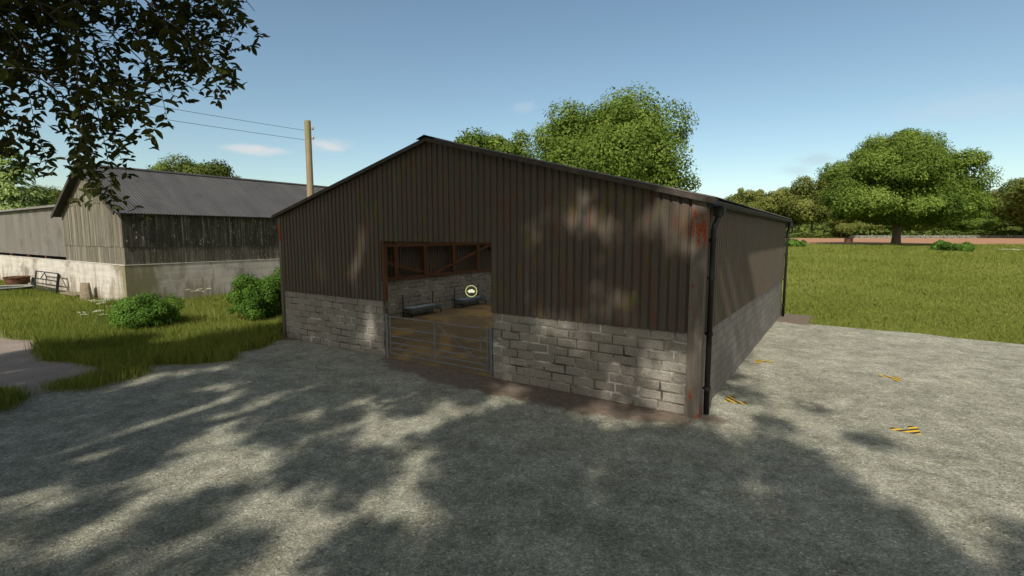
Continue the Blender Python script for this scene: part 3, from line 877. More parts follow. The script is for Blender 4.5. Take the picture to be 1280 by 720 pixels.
b = MB(); b.box(0,2.3,0,0.38,0.30,0.37); b.build('plank', WOODP, pb)
for xx in (0.35,1.95):
    b = MB(); b.box(xx-0.09,xx+0.09,0.04,0.34,0,0.30); b.build('support', WOODP, pb)
x, y = W(-32.9, -0.8); pb.location = (x,y,0.0); pb.rotation_euler = (0,0,-AZ)

DRUST = M_simple('dark_rust', (0.085,0.042,0.022), 0.6, 3, 0.9, 0.5)
tub = empty('cattle_trough', (0,0,0), 0, 'wide shallow dark trough with pale rim in grass by the white wall', 'trough')
b = MB(); b.lathe([(0.0,0.05),(1.0,0.05),(1.42,0.34),(1.45,0.40),(1.36,0.40),(1.30,0.34),(0.0,0.26)], 36); b.build('basin', RUBBER, tub, False)
b = MB(); b.lathe([(1.30,0.345),(1.36,0.402),(1.45,0.402),(1.47,0.415),(1.36,0.43),(1.27,0.40)], 36); b.build('rim', CONCD, tub)
x, y = W(-38.7,-1.75); tub.location = (x,y,0.0); tub.scale = (0.8,0.8,1)
dr = empty('rusty_feeder', (0,0,0), 0, 'rust brown round feeder on a pale base behind the dark shallow trough', 'feeder')
b = MB(); b.lathe([(0.0,0.0),(0.46,0.0),(0.44,0.36),(0.0,0.36)], 24); b.build('base', CONCD, dr)
b = MB(); b.lathe([(0.46,0.30),(0.58,0.34),(0.60,0.68),(0.64,0.69),(0.64,0.75),(0.57,0.755),(0.54,0.70),(0.0,0.69)], 28); b.build('feed_ring', DRUST, dr)
x, y = W(-40.5,-0.86); dr.location = (x,y,0.12); dr.rotation_euler = (R(2),0,0)

# ------------------------------------------------------------------ utility pole and wires
PXY = (-9.16, 23.0)
up = empty('utility_pole', (PXY[0],PXY[1],0), 0, 'round wooden utility pole rising behind the left slope of the brown barn', 'utility pole')
b = MB(); b.tube([(0,0,-0.1),(0,0,2),(0,0,4),(0,0,6),(0,0,8.52)],[0.17,0.16,0.152,0.145,0.136],16); b.build('pole', POLEW, up, False)
for z in (8.16,7.74):
    b = MB(); b.tube([(0.12,0,z),(0.21,0,z),(0.215,0,z+0.02)],0.018,6); p_ = b.build('insulator_pin', OLDGATE, up)
    b = MB(); b.lathe([(0.0,-0.03),(0.05,-0.03),(0.065,0.0),(0.045,0.03),(0.06,0.055),(0.04,0.10),(0.0,0.11)],14,(0.215,0,z)); b.build('insulator', PORC, p_, True)
def wire(z, q, name, label):
    p = Vector((PXY[0]-0.155,PXY[1]-0.02,z-0.06)); q = Vector(q)
    d = q - p; q2 = p + d*4.0
    pts = []
    for i in range(41):
        t = i/40
        c = p.lerp(q2, t); c.z -= 4*t*(1-t)*0.18
        pts.append(c)
    b = MB(); b.tube(pts, 0.008, 5)
    tag(b.build(name, WIREM), label, 'cable', 'overhead wires')
wire(8.16, (-12.27,18.6,8.10), 'overhead_wire', 'upper thin black wire running left from the utility pole')
wire(7.74, (-12.74,18.0,7.68), 'overhead_wire', 'lower thin black wire running left from the utility pole')

# ================================================================== GROUND
def grid_sheet(name, xs, ys, off, mat):
    X, Y = np.meshgrid(xs, ys)
    Z = gz(X, Y) + off
    V = np.stack([X.ravel(),Y.ravel(),Z.ravel()],axis=1)
    nx, ny = len(xs), len(ys)
    i = np.arange(ny-1)[:,None]*nx + np.arange(nx-1)[None,:]
    Fc = np.stack([i,i+1,i+nx+1,i+nx],axis=-1).reshape(-1,4)
    return link(name, np_mesh(name, V, Fc, None, True), mat)
xs = np.concatenate([[-1500,-800,-400,-200,-120],np.arange(-80,161,4),[220,400,800,1500]])
ys = np.concatenate([[-300,-100,-40],np.arange(-20,141,4),[180,260,400,800,1600,3000]])
tag(grid_sheet('ground', xs, ys, 0.0, FIELD), 'green pasture and rough grass under everything', None, kind='structure')

def un(px, py, z=0.0):
    c, s = math.cos(PIT), math.sin(PIT)
    X = (px-640)/F; U = (360-py)/F
    d = (X, c+U*s, -s+U*c)
    t = (z-CAMH)/d[2]
    return (d[0]*t, d[1]*t)

def poly_sheet(name, pts, z, mat, label):
    import mathutils
    from mathutils.geometry import tessellate_polygon
    v = [Vector((x,y,z)) for x,y in pts]
    tr = tessellate_polygon([v])
    mb = MB()
    mb.v = [tuple(p) for p in v]; mb.f = [tuple(t) for t in tr]; mb.r = [0.5]*len(tr)
    o = mb.build(name, mat)
    me = o.data
    for p in me.polygons:
        if p.normal.z < 0: p.flip()
    return tag(o, label, None, kind='structure')
def jag(pts, step=0.5, amp=0.12):
    out = []
    n = len(pts)
    for i in range(n-1):
        p = Vector(pts[i]+(0,)); q = Vector(pts[i+1]+(0,)); L = (q-p).length
        k = max(1, int(L/step))
        d = (q-p).normalized(); nn = Vector((-d.y,d.x,0))
        for j in range(k):
            r = p.lerp(q, j/k) + nn*random.uniform(-amp,amp)
            out.append((r.x,r.y))
    out.append(pts[-1])
    return out
# grass edges of the yard, in metres (x right, y ahead of the camera)
edgeR = jag([W(0.0,15.2),W(1.15,15.1),W(1.2,12.85),W(3.4,12.75),W(7.0,12.2),W(12,11.6),W(30,10.5)],0.6,0.14)
edgeL = jag([(-7.7,16.6),(-7.54,15.04),(-8.12,14.31),(-7.65,13.38),(-8.65,13.03),(-9.55,12.8),(-9.0,11.75),(-9.9,10.6),(-10.8,9.2),(-12.2,7.4),(-16,5),(-30,0)],0.45,0.12)
yard_poly = edgeR + [(45,-25),(-45,-25)] + edgeL[::-1] + [W(-13.4,3.0), W(-13.4,14.9)]
poly_sheet('gravel_yard', yard_poly, 0.008, GRAVEL, 'grey gravel yard in front of and beside the brown barn')
track_poly = jag([(-28,20.0),(-21.1,18.6),(-18.66,17.92),(-16.46,16.23),(-15.41,16.1),(-12.82,13.38),(-10.61,12.71),(-9.3,12.7)],0.5,0.14) + [(-8.2,11.9),(-8.6,10.4),(-9.6,8.6),(-11,6.8),(-15,3.4),(-30,-3)]
poly_sheet('earth_track', track_poly, 0.004, TRACK, 'pinkish bare earth track at the left edge of the yard')
# far soil field and mown strip
o = grid_sheet('bare_soil_field', np.arange(50,330,5.0), np.arange(76.5,142,3.5), 0.05, SOIL); tag(o,'orange bare soil field beyond the pasture',None,kind='structure')
MOWN = m_sheet('mown_strip', (0.085,0.10,0.028), (0.12,0.13,0.04), (0.5,0.5,1), 0.95, (0.12,0.10,0.05), 0.4)
o = grid_sheet('mown_strip', np.arange(63,260,5.0), np.arange(65.5,76.6,2.2), 0.03, MOWN); tag(o,'dull olive strip of mown grass before the soil field',None,kind='structure')

# ------------------------------------------------------------------ grass blades
def inpoly(P, poly):
    x, y = P[:,0], P[:,1]
    ins = np.zeros(len(P), bool)
    n = len(poly); j = n-1
    for i in range(n):
        xi_, yi_ = poly[i]; xj, yj = poly[j]
        c = ((yi_ > y) != (yj > y)) & (x < (xj-xi_)*(y-yi_)/((yj-yi_) if yj != yi_ else 1e-9)+xi_)
        ins ^= c; j = i
    return ins
def barnframe(P):
    d = P - np.array([BX,BY])
    return d@np.array(GX), d@np.array(SY)
def blades(P, h, w, rg=rng, lean=0.35):
    n = len(P)
    z = gz(P[:,0],P[:,1])
    an = rg.uniform(0,2*np.pi,n); le = rg.normal(0,lean,(n,2))
    B0 = np.column_stack([P[:,0],P[:,1],z-0.01])
    side = np.column_stack([np.cos(an),np.sin(an),np.zeros(n)])*w[:,None]*0.5
    mid = B0 + np.column_stack([le*h[:,None]*0.3, h*0.55])
    tip = B0 + np.column_stack([le*h[:,None]*1.0, h])
    V = np.stack([B0-side,B0+side,mid+side*0.8,tip,mid-side*0.8],axis=1).reshape(-1,3)
    Fc = np.arange(n*5).reshape(n,5)
    return V, Fc
GRASSR = M_leaf('meadow_blade', (0.115,0.145,0.024), (0.235,0.265,0.06), 0.3, (0.36,0.35,0.14))
GRASSL = M_leaf('rough_grass_blade', (0.10,0.132,0.022), (0.25,0.28,0.065), 0.34, (0.42,0.39,0.15))
def clump_noise(P, s):
    return 0.5+0.25*(np.sin(P[:,0]*s+1.3*np.sin(P[:,1]*s*0.7))+np.sin(P[:,1]*s*1.3+1.7*np.sin(P[:,0]*s*0.6)))
# right meadow: many near, fewer and broader farther off
n = 330000
y = np.exp(rng.uniform(math.log(12.5), math.log(80), n)); 
x = y*rng.uniform(0.30,1.22,n)
P = np.column_stack([x,y]); a, b = barnframe(P)
Q = P + rng.normal(0,0.10,P.shape)*(P[:,1:]/16); ok = (~inpoly(Q, yard_poly)) & ~((a < 0.05)&(b < 15))
P = P[ok]; y = P[:,1]
sc = np.clip(y/18.0,0.75,4)
h = 0.11*(0.6+0.8*rng.random(len(P)))*(0.75+0.5*clump_noise(P,1.1))*sc**0.55; w = 0.011*sc
V, Fc = blades(P,h,w)
o = link('meadow_grass', np_mesh('meadow_grass',V,Fc,np.clip(rng.normal(0.45,0.22,len(P))+0.25*(clump_noise(P,0.35)-0.5),0,1)), GRASSR)
tag(o,'short green meadow grass to the right of the yard','grass',kind='stuff')
# left rough grass
n = 430000
yy = np.exp(rng.uniform(math.log(7.5), math.log(36), n)); xx = -yy*rng.uniform(0.30,1.15,n)
P = np.column_stack([xx,yy]); a, b = barnframe(P)
tuft = jag([(-10.21,10.7),(-10.3,11.82),(-10.01,12.71),(-9.7,12.95),(-8.93,11.89),(-9.16,11.36),(-9.4,10.76),(-10.21,10.7)],0.3,0.12)
tuft2 = jag([(-14,10.9),(-12.1,10.48),(-10.84,10.26),(-10.2,10.05),(-9.95,9.35),(-10.3,8.6),(-14,7.6)],0.3,0.12)
Q = P + rng.normal(0,0.13,P.shape)
ok = ((~inpoly(Q, yard_poly)) & (~inpoly(Q, track_poly)) & (b < np.where(a < -25.9, -0.02, 30.0)) & ~((a > -13.5)&(b > -0.05)) ) | inpoly(Q, tuft) | inpoly(Q, tuft2)
P = P[ok]
sc = np.clip(P[:,1]/18.0,0.7,2)
h = 0.34*(0.5+0.8*rng.random(len(P)))*(0.65+0.6*clump_noise(P,1.3)); w = 0.0095*sc
V, Fc = blades(P,h,w,rng,0.22)
o = link('rough_grass', np_mesh('rough_grass',V,Fc,np.clip(rng.normal(0.5,0.22,len(P))+0.3*(clump_noise(P,0.5)-0.5),0,1)), GRASSL)
tag(o,'tall rough green grass between the yard and the white wall','grass',kind='stuff')

# ================================================================== VEGETATION
LEAF = {
 'mid':  M_leaf('leaf_mid_green', (0.062,0.108,0.016), (0.172,0.238,0.044), 0.35, (0.23,0.29,0.07)),
 'deep': M_leaf('leaf_deep_green', (0.055,0.08,0.018), (0.13,0.165,0.038), 0.3, (0.17,0.2,0.055)),
 'olive':M_leaf('leaf_olive', (0.095,0.122,0.028), (0.215,0.24,0.062), 0.36, (0.29,0.25,0.09)),
 'bush': M_leaf('leaf_bush', (0.045,0.10,0.014), (0.115,0.22,0.034), 0.32, (0.18,0.30,0.06)),
 'con':  M_leaf('conifer_spray', (0.11,0.165,0.05), (0.27,0.35,0.12), 0.35, (0.36,0.43,0.17)),
 'crown':M_leaf('shade_leaf', (0.11,0.118,0.03), (0.21,0.21,0.05), 0.5),  # crown colour and translucency raised to warm and lighten the yard's shade
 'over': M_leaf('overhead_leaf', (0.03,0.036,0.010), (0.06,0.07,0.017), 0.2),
}
def dirs(n, rg, zmin=-0.35):
    d = unit(rg.normal(size=(n*3,3)))
    d = d[d[:,2] > zmin][:n]
    return d
def crown_mesh(name, rad, height, base, nl, per, leaf, rg, flat=0.8, lobe=0.30, cfrac=0.45, dens_in=0.25):
    """leafy crown: lobes spread over an uneven dome, leaves spread through the outside of every lobe"""
    Cs, Ns, Rn, Sz = [], [], [], []
    cz = base + (height-base)*cfrac
    d = dirs(nl, rg, -0.55)
    for i in range(len(d)):
        k = 0.58+0.34*rg.random()
        spr = rg.random() < 0.3
        if spr: k = 0.86+0.12*rg.random()
        up = (height-cz) if d[i,2] > 0 else (cz-base)
        c = np.array([d[i,0]*rad*k, d[i,1]*rad*k, cz + d[i,2]*up*k])
        lr = rad*lobe*(0.65+0.7*rg.random())*(0.55 if spr else 1.0)
        m = int(per*(lr/(rad*lobe))**2)
        q = unit(rg.normal(size=(m,3)))
        rr = lr*(0.5+0.55*rg.random((m,1))**0.7)*(1+0.2*np.sin(q[:,:1]*9+i)*np.sin(q[:,1:2]*8+2*i))
        pos = c + q*rr*np.array([1,1,flat])
        Cs.append(pos)
        out = unit(pos - np.array([0,0,base+(height-base)*0.25]))
        Ns.append(unit(0.75*q + 0.45*out + np.array([0,0,0.25]) + rg.normal(size=(m,3))*0.42))
        tone = rg.normal(0,0.2)
        Rn.append(np.clip(0.48+tone+rg.normal(0,0.17,m),0,1))
        Sz.append(leaf*(0.6+0.8*rg.random(m)))
    m = int(nl*per*dens_in)
    q = unit(rg.normal(size=(m,3)))*(0.80*rg.random((m,1))**0.4)
    up = np.where(q[:,2]>0, height-cz, cz-base)
    pos = np.column_stack([q[:,0]*rad,q[:,1]*rad,cz+q[:,2]*up])
    Cs.append(pos); Ns.append(rg.normal(size=(m,3))+np.array([0,0,0.3])); Rn.append(np.clip(rg.normal(0.4,0.15,m),0,1)); Sz.append(np.full(m,leaf*1.2))
    C = np.concatenate(Cs); N = np.concatenate(Ns)
    V, Fc = leaves(C, N, np.concatenate(Sz), 0.62, rg=rg)
    return np_mesh(name, V, Fc, np.concatenate(Rn))
def trunk_mesh(rg, r0, hfork, rad, height, nlimb=7):
    mb = MB()
    mb.tube([(0,0,-0.3),(0.02,0,hfork*0.35),(0.05,-0.03,hfork),(0.1,0.05,hfork+(height-hfork)*0.55)],[r0*1.35,r0,r0*0.8,r0*0.25],10)
    for i in range(nlimb):
        a = 2*math.pi*(i+rg.uniform(-0.3,0.3))/nlimb
        k = rg.uniform(0.5,0.75)*rad; zt = hfork + (height-hfork)*rg.uniform(0.25,0.7)
        z0 = hfork*rg.uniform(0.75,1.25)
        mb.tube([(0.04,0,z0),(k*0.45*math.cos(a),k*0.45*math.sin(a),z0+(zt-z0)*0.55),(k*math.cos(a+0.2),k*math.sin(a+0.2),zt)],[r0*0.45,r0*0.28,r0*0.08],6)
    return mb
def make_tree(name, loc, rad, height, base, nl, per, leaf, mat, seed, label, cat='tree', group=None, r0=0.35, lobe=0.30, flat=0.8, cfrac=0.45):
    rg = np.random.default_rng(seed)
    z = float(gz(loc[0],loc[1]))
    t = empty(name, (loc[0],loc[1],z), rg.uniform(0,6), label, cat, group)
    link('crown', crown_mesh('crown', rad, height, base, nl, per, leaf, rg, flat, lobe, cfrac), LEAF[mat], t)
    trunk_mesh(rg, r0, base+(height-base)*0.15, rad, height).build('trunk', BARK, t)
    return t
def dup_tree(src, loc, s, rz, label, group=None, sz=None, mat=None):
    t = copy_tree(src)
    t.location = (loc[0],loc[1],float(gz(loc[0],loc[1]))); t.rotation_euler = (0,0,rz); t.scale = (s,s,sz or s)
    tag(t, label)
    if group: t['group'] = group
    if mat:
        for c in t.children:
            if c.name.startswith('crown'):
                c.material_slots[0].link = 'OBJECT'; c.material_slots[0].material = LEAF[mat]
    return t
def atpx(px, Y):
    c, s = math.cos(PIT), math.sin(PIT)
    return ((px-640)/F*Y*1.0, Y)
G1 = 'trees behind the barns'; G2 = 'trees beyond the pasture'
make_tree('broadleaf_tree', (9.6,50), 8.0, 16.6, 2.4, 72, 1900, 0.25, 'mid', 5, 'largest round bright green tree rising behind the right roof slope of the brown barn', group=G1, r0=0.45)
tB = make_tree('broadleaf_tree', (-2.2,62), 6.3, 16.9, 3.0, 46, 1100, 0.33, 'mid', 8, 'smaller yellow green tree just above the brown barn roof near its ridge', group=G1)
dup_tree(tB, (-41.5,62), 0.74, 1.0, 'light yellow green tree top above the left part of the timber barn roof', G1, 0.76)
dup_tree(tB, (-38.0,63), 0.74, 4.0, 'darker green tree top above the middle of the timber barn roof', G1, 0.80, 'deep')
dup_tree(tB, (-52.5,58), 0.50, 2.5, 'small green tree in the gap between the conifer and the timber barn gable', G1, 0.56, 'deep')
# oak in the pasture
make_tree('oak_tree', (59.0,77), 10.4, 17.3, 2.0, 100, 1900, 0.29, 'mid', 21, 'big spreading dark trunked oak standing alone in the pasture at right', r0=0.55, lobe=0.215, flat=0.75, cfrac=0.33).rotation_euler.z += 1.7
# far row
fA = make_tree('far_tree', atpx(1012,165), 8.9, 20.5, 2.4, 34, 800, 0.55, 'olive', 31, 'tallest far olive tree directly left of the big oak', group=G2, r0=0.3)
fB = make_tree('far_tree', atpx(926,178), 7.5, 18.3, 1.6, 28, 800, 0.55, 'olive', 33, 'far olive tree just above the right end of the brown barn roof', group=G2, r0=0.3)
far = [(fB,964,126,1.08,1.0,1.0,'round far tree third from the left above the barn roof end',None),
       (fA,988,133,0.95,2.0,0.92,'darker far tree low behind the barn end left of the tallest olive one','deep'),
       (fA,1048,112,0.92,4.0,1.08,'far olive tree half hidden behind the left edge of the oak',None),
       (fB,945,140,1.0,5.0,1.0,'small far tree peeping between two others above the barn roof','deep'),
       (fB,1085,135,1.05,2.2,0.80,'low far tree seen under the left side of the oak crown',None),
       (fA,1150,128,0.8,1.1,0.62,'far tree with a thin pale trunk seen under the right side of the oak crown','olive'),
       (fB,1200,135,1.0,0.4,0.55,'pale low far tree in the gap right of the oak trunk','mid'),
       (fA,1222,120,0.8,3.3,0.55,'far tree with drooping pale green branches between the oak and the brown trees','mid'),
       (fA,1276,104,1.0,5.3,0.86,'brownish olive tree second from the right edge',None),
       (fA,1322,92,1.35,0.9,1.07,'tall brownish olive tree cut by the right edge',None),
       (fB,1245,140,1.1,2.9,0.55,'far tree low behind the brownish pair at right','deep'),
       (fB,1120,150,1.3,3.9,0.75,'farthest low tree directly behind the oak trunk','deep')]
for (src,px,Y,s,rz,sz,lb,mt) in far:
    Y = Y*1.4
    dup_tree(src, atpx(px,Y), s, rz, lb, G2, sz, mt)
# far woodland mass behind
rg = np.random.default_rng(77)
n = 15000
X = rg.uniform(90,430,n); Yw = rg.uniform(235,290,n); hz = 4.0+6.0*(0.5+0.5*np.sin(X*0.13)*np.sin(X*0.041+1))
Z = 2.7 + hz*rg.random(n)**0.7
V, Fc = leaves(np.column_stack([X,Yw,Z]), np.column_stack([rg.normal(0,0.6,n),rg.normal(-0.6,0.6,n),rg.random(n)]), 2.2*(0.6+0.8*rg.random(n)), 0.7, rg=rg)
tag(link('far_woodland', np_mesh('far_woodland',V,Fc,np.clip(rg.normal(0.4,0.2,n),0,1)), LEAF['deep']), 'low dark band of far woodland along the horizon at right', 'woodland', kind='stuff')

# conifers at left
def conifer(loc, rad, height, seed, label):
    rg = np.random.default_rng(seed)
    t = empty('conifer_tree', (loc[0],loc[1],0), rg.uniform(0,6), label, 'conifer', 'conifers at the left edge')
    Cs, Ns, Ax, Rn, Sz = [], [], [], [], []
    z = 1.0
    while z < height:
        k = 1-(z/height)
        rr = rad*(k**0.8)*rg.uniform(0.85,1.12)+0.15
        nb = int(10+9*k)
        for i in range(nb):
            a = rg.uniform(0,2*np.pi); L = rr*rg.uniform(0.75,1.1)
            m = int(36+60*L/rad)
            s = rg.random(m)**0.65
            th = rg.normal(0,1,m)*0.18*L*(0.4+s*0.6)
            x = np.cos(a)*L*s - np.sin(a)*th; yy = np.sin(a)*L*s + np.cos(a)*th
            zz = z + 0.15*L*s - 0.42*L*s*s + rg.normal(0,0.10,m)
            Cs.append(np.column_stack([x,yy,zz])); Ns.append(np.column_stack([0.75*np.cos(a)+rg.normal(0,0.4,m),0.75*np.sin(a)+rg.normal(0,0.4,m),np.full(m,0.75)]))
            Ax.append(np.tile([np.cos(a),np.sin(a),-0.35],(m,1)))
            Rn.append(np.clip(rg.normal(0.3+0.35*s,0.15,m)+rg.normal(0,0.1),0,1)); Sz.append(0.42*(0.6+0.7*rg.random(m)))
        z += height*0.052*rg.uniform(0.8,1.2)
    V, Fc = leaves(np.concatenate(Cs),np.concatenate(Ns),np.concatenate(Sz),0.42,rg=rg,axis=np.concatenate(Ax))
    link('crown', np_mesh('crown',V,Fc,np.concatenate(Rn)), LEAF['con'], t)
    b = MB(); b.tube([(0,0,-0.2),(0,0,height*0.9)],[0.28,0.04],8); b.build('trunk',BARK,t)
    return t
conifer((-49.2,50), 5.8, 12.5, 3, 'tall pale green layered conifer over the grey shed roof')
conifer((-57.5,52), 5.2, 12.0, 4, 'second conifer cut by the left edge of the photo')

# shrubs
def shrub(loc, rad, height, seed, label, nl=26, per=260, leaf=0.09, mat='bush', group='green shrubs', wide=1.0):
    rg = np.random.default_rng(seed)
    t = empty('shrub', (loc[0],loc[1],float(gz(loc[0],loc[1]))), 0.0, label, 'shrub', group)
    me = crown_mesh('foliage', rad, height, 0.02, nl, per, leaf, rg, 0.9, 0.33)
    o = link('foliage', me, LEAF[mat], t); o.scale = (wide,1,1)
    b = MB()
    for i in range(7):
        a = i*0.9; b.tube([(0,0,-0.05),(rad*0.25*math.cos(a),rad*0.25*math.sin(a),height*0.4),(rad*0.5*math.cos(a),rad*0.5*math.sin(a),height*0.7)],[0.02,0.014,0.006],5)
    b.build('stems', BARK, t)
    return t
shrub((-13.15,17.7), 0.97, 1.27, 41, 'broad rounded green shrub alone in the grass before the corner of the white wall', 40, 700, 0.06, wide=1.05)
shrub((-10.15,19.6), 1.0, 1.95, 42, 'tall leafy green shrub left of the brown barn corner', 36, 700, 0.066)
shrub((-9.55,21.2), 1.15, 2.0, 43, 'paler green shrub partly hidden behind the left corner of the brown barn', 36, 700, 0.066)
GF = 'green shrubs'
shrub((54.6,63.5), 1.05, 1.25, 44, 'left one of two low green bushes in the pasture right of the oak trunk', 18, 260, 0.2)
shrub((56.8,63.0), 1.1, 1.0, 45, 'right one of two low green bushes in the pasture right of the oak trunk', 18, 260, 0.2)
shrub((40.5,72), 1.5, 1.0, 46, 'tiny green bush in the pasture beside the far end of the brown barn', 16, 140, 0.28)
shrub((82,160), 3.6, 5.4, 47, 'vivid green bush among the far trees left of the oak trunk', 18, 140, 0.5)

# white wild flowers
PET = M_simple('white_petals', (0.55,0.56,0.40), 0.15, 30, 0.8, 0.0)
STEM = M_simple('flower_stem', (0.08,0.12,0.03), 0.2, 10)
def flowers(loc, seed, n, spread, hh, label, s=1.0):
    rg = random.Random(seed)
    t = empty('wild_flower', (loc[0],loc[1],float(gz(loc[0],loc[1]))), 0, label, 'flower', 'white wild flowers')
    st = MB()
    for i in range(n):
        fl = MB()
        x = rg.uniform(-spread,spread); y = rg.uniform(-spread*0.4,spread*0.4); h = hh*rg.uniform(0.85,1.1)
        st.tube([(x*0.7,y*0.7,0),(x,y,h)],0.006,4)
        for k in range(16):
            a = rg.uniform(0,6.28); r = 0.13*s*rg.random()**0.5
            cx, cy, cz = x+r*math.cos(a), y+r*math.sin(a), h-0.12*r+rg.uniform(-0.01,0.02)
            q = 0.026*s
            fl.add([(cx-q,cy,cz),(cx,cy-q,cz+0.006),(cx+q,cy,cz),(cx,cy+q,cz+0.006),(cx,cy,cz+0.012)], [(0,1,4),(1,2,4),(2,3,4),(3,0,4)])
        fl.build('flower_head', PET, t)
    st.build('stems', STEM, t)
flowers((-14.9,17.9), 1, 7, 0.36, 1.0, 'upper white flower umbels at the left side of the broad shrub')
flowers((-14.6,17.1), 2, 6, 0.34, 0.78, 'lower white flower umbels in the grass left of the broad shrub')
flowers((-15.3,24.2), 3, 8, 0.5, 0.75, 'white flower umbels in the grass below the shaded side of the white wall')
flowers((60.5,60), 4, 14, 1.4, 0.5, 'patch of white flowers far out in the pasture at the right edge', 2.2)

# hedges, stone wall, small far details
def hedge(x0,x1,y,h,d,label,seed):
    rg = np.random.default_rng(seed)
    n = int((x1-x0)*110)
    X = rg.uniform(x0,x1,n); Yh = y+rg.uniform(-d,d,n); Z = h*rg.random(n)**0.6*(0.85+0.2*np.sin(X*0.7)) + gz(X,Yh)
    V, Fc = leaves(np.column_stack([X,Yh,Z]),np.column_stack([rg.normal(0,0.6,n),rg.normal(-0.3,0.6,n),rg.random(n)+0.2]),0.5*(0.6+0.8*rg.random(n)),0.7,rg=rg)
    tag(link('hedge', np_mesh('hedge',V,Fc,np.clip(rg.normal(0.4,0.2,n),0,1)), LEAF['deep']), label, 'hedge', 'field hedges')
hedge(64,96,143,1.5,0.8,'clipped dark hedge behind the soil field left of the oak trunk',51)
hedge(125,200,147,2.2,0.8,'dark hedge behind the stone wall at the right edge',52)
sw = MB()
x = 96.0
while x < 215:
    for r in range(3):
        w = random.uniform(0.5,1.1)
        sw.box(x+0.02,x+w,144+random.uniform(-0.06,0.06),144.5,2.38+r*0.33,2.38+r*0.33+0.32)
    x += w
tag(sw.build('stone_wall', STONE), 'low grey field stone wall beyond the orange soil field', 'wall')
# young tree with a brown guard
yt = dup_tree(fB, (92.5,141), 0.55, 2.7, 'young tree with a pale trunk standing at the far edge of the orange soil field', G2, 0.55, 'olive')
gd = MB()
for k in range(4):
    a = k*math.pi/2; gd.box(0.75*math.cos(a)-0.06,0.75*math.cos(a)+0.06,0.75*math.sin(a)-0.06,0.75*math.sin(a)+0.06,0,0.95)
for z in (0.3,0.55,0.8):
    for k in range(4):
        a, b_ = k*math.pi/2, (k+1)*math.pi/2
        gd.bar((0.75*math.cos(a),0.75*math.sin(a),z),(0.75*math.cos(b_),0.75*math.sin(b_),z),0.05,0.20)
o = gd.build('tree_guard', M_simple('brown_guard_wood',(0.20,0.10,0.06),0.3,4))
o.location = (64.5,96,float(gz(64.5,96))); tag(o,'small brown timber guard by the soil field left of the oak trunk','tree guard')

# ================================================================== the overhanging tree by the camera
SUN_AZ, SUN_EL = R(25), R(40)
KX, KY = math.sin(SUN_AZ)/math.tan(SUN_EL), math.cos(SUN_AZ)/math.tan(SUN_EL)
def leafy(pts, rads, per, leaf, rg, tone=0.5):
    Cs, Ns, Rn, Sz = [], [], [], []
    for p, r in zip(pts, rads):
        m = int(per*r*r)
        q = unit(rg.normal(size=(m,3)))*(r*rg.random((m,1))**0.4)
        Cs.append(np.asarray(p)+q*np.array([1,1,0.6])); Ns.append(rg.normal(size=(m,3))*0.6+np.array([0,0,0.8]))
        Rn.append(np.clip(rg.normal(tone,0.22,m),0,1)); Sz.append(leaf*(0.6+0.8*rg.random(m)))
    return leaves(np.concatenate(Cs),np.concatenate(Ns),np.concatenate(Sz),0.55,rg=rg) + (np.concatenate(Rn),)
rg = np.random.default_rng(91)
# boughs, given by where their shade falls (u, v on the ground) and their height
shade = []
def bough(u, v, z, r): shade.append(((u-z*KX, v-z*KY, z), r))
def want(u, v):
    """how dense the crown is above the spot it shades (0..1)"""
    right = 6.9 - 0.7*max(0.0, v-5.0) if v < 9.5 else 3.75 + 0.42*(v-9.5)
    right += 0.8*math.sin(v*2.3)+(1.2 if v < 8 else 0.6)
    left = -17.5 + 0.25*max(0, v-12)
    far = 21.5 if u > -8.2 else 15.6+1.1*math.sin(u*0.9)+max(0,(u+11)*0.6)-(1.2 if u < -12 else 0)
    if u > right or u < left or v > far or v < -2: return 0
    d = 1.0
    if right-u < (2.0 if v < 9.4 else 0.7): d = 0.30+0.35*math.sin(u*3.1+v*1.7)
    if -7.8 < u < -0.6 and 4.0 < v < 11.2: d = 0.68            # broken light on the gravel
    if 1.0 < u < 4.0 and v > 9.4 and v < 14.5: d = 0.72
    if (u-2.5)**2+(v-10.5)**2 < 1.9: d = 0.06
    if (u-3.07)**2+(v-14.6)**2 < 1.2: d = 0.15
    return d
uu = np.arange(-18, 9, 1.25)
for u in uu:
    for v in np.arange(-2, 22.5, 1.25):
        ju, jv = u+rg.uniform(-0.5,0.5), v+rg.uniform(-0.5,0.5)
        d = want(ju, jv)
        if d <= 0: continue
        edge = want(ju+(2.0 if jv < 9.4 else 0.7), jv) == 0 and ju > 0
        for k in range(6 if ju > -0.6 and jv < 9.4 else 7 if (jv > 9.4 and ju > -2) else 6 if jv > 12 else 4):
            if rg.random() > d: continue
            # low boughs shade near ground, high ones far ground; keep every bough behind or over the camera
            zmin = max(6.2, (jv-3.2)/KY*0.92)
            z = zmin + rg.uniform(0.2, 3.2)
            y = jv - z*KY
            if y > 0.5 and (z-CAMH) < 0.62*y+1.2: continue
            bough(ju+(rg.normal(0,0.75) if edge else 0), jv+(rg.normal(0,0.75) if edge else rg.normal(0,0.2)), z, rg.uniform(0.22,0.5) if edge else rg.uniform(0.36,0.68) if (-7.8 < ju < -0.6 and 4 < jv < 11.2) else rg.uniform(0.42,1.0))
for b_, z_ in ((0.7,3.7),(1.3,3.4),(1.9,3.25),(2.5,2.9),(3.1,2.75),(3.8,2.4),(4.5,2.2),(5.2,1.9),(6.0,1.6),(1.0,1.5),(1.6,1.1),(2.3,1.35),(2.9,0.9),(3.6,1.2),(4.2,0.8),(5.0,1.0),(0.8,2.4),(6.8,1.0)):
    x_, y_ = W(-0.12, b_)
    bough(x_+z_*KX, y_+z_*KY, 12.0+rg.uniform(0,1.6), rg.uniform(0.24,0.42))
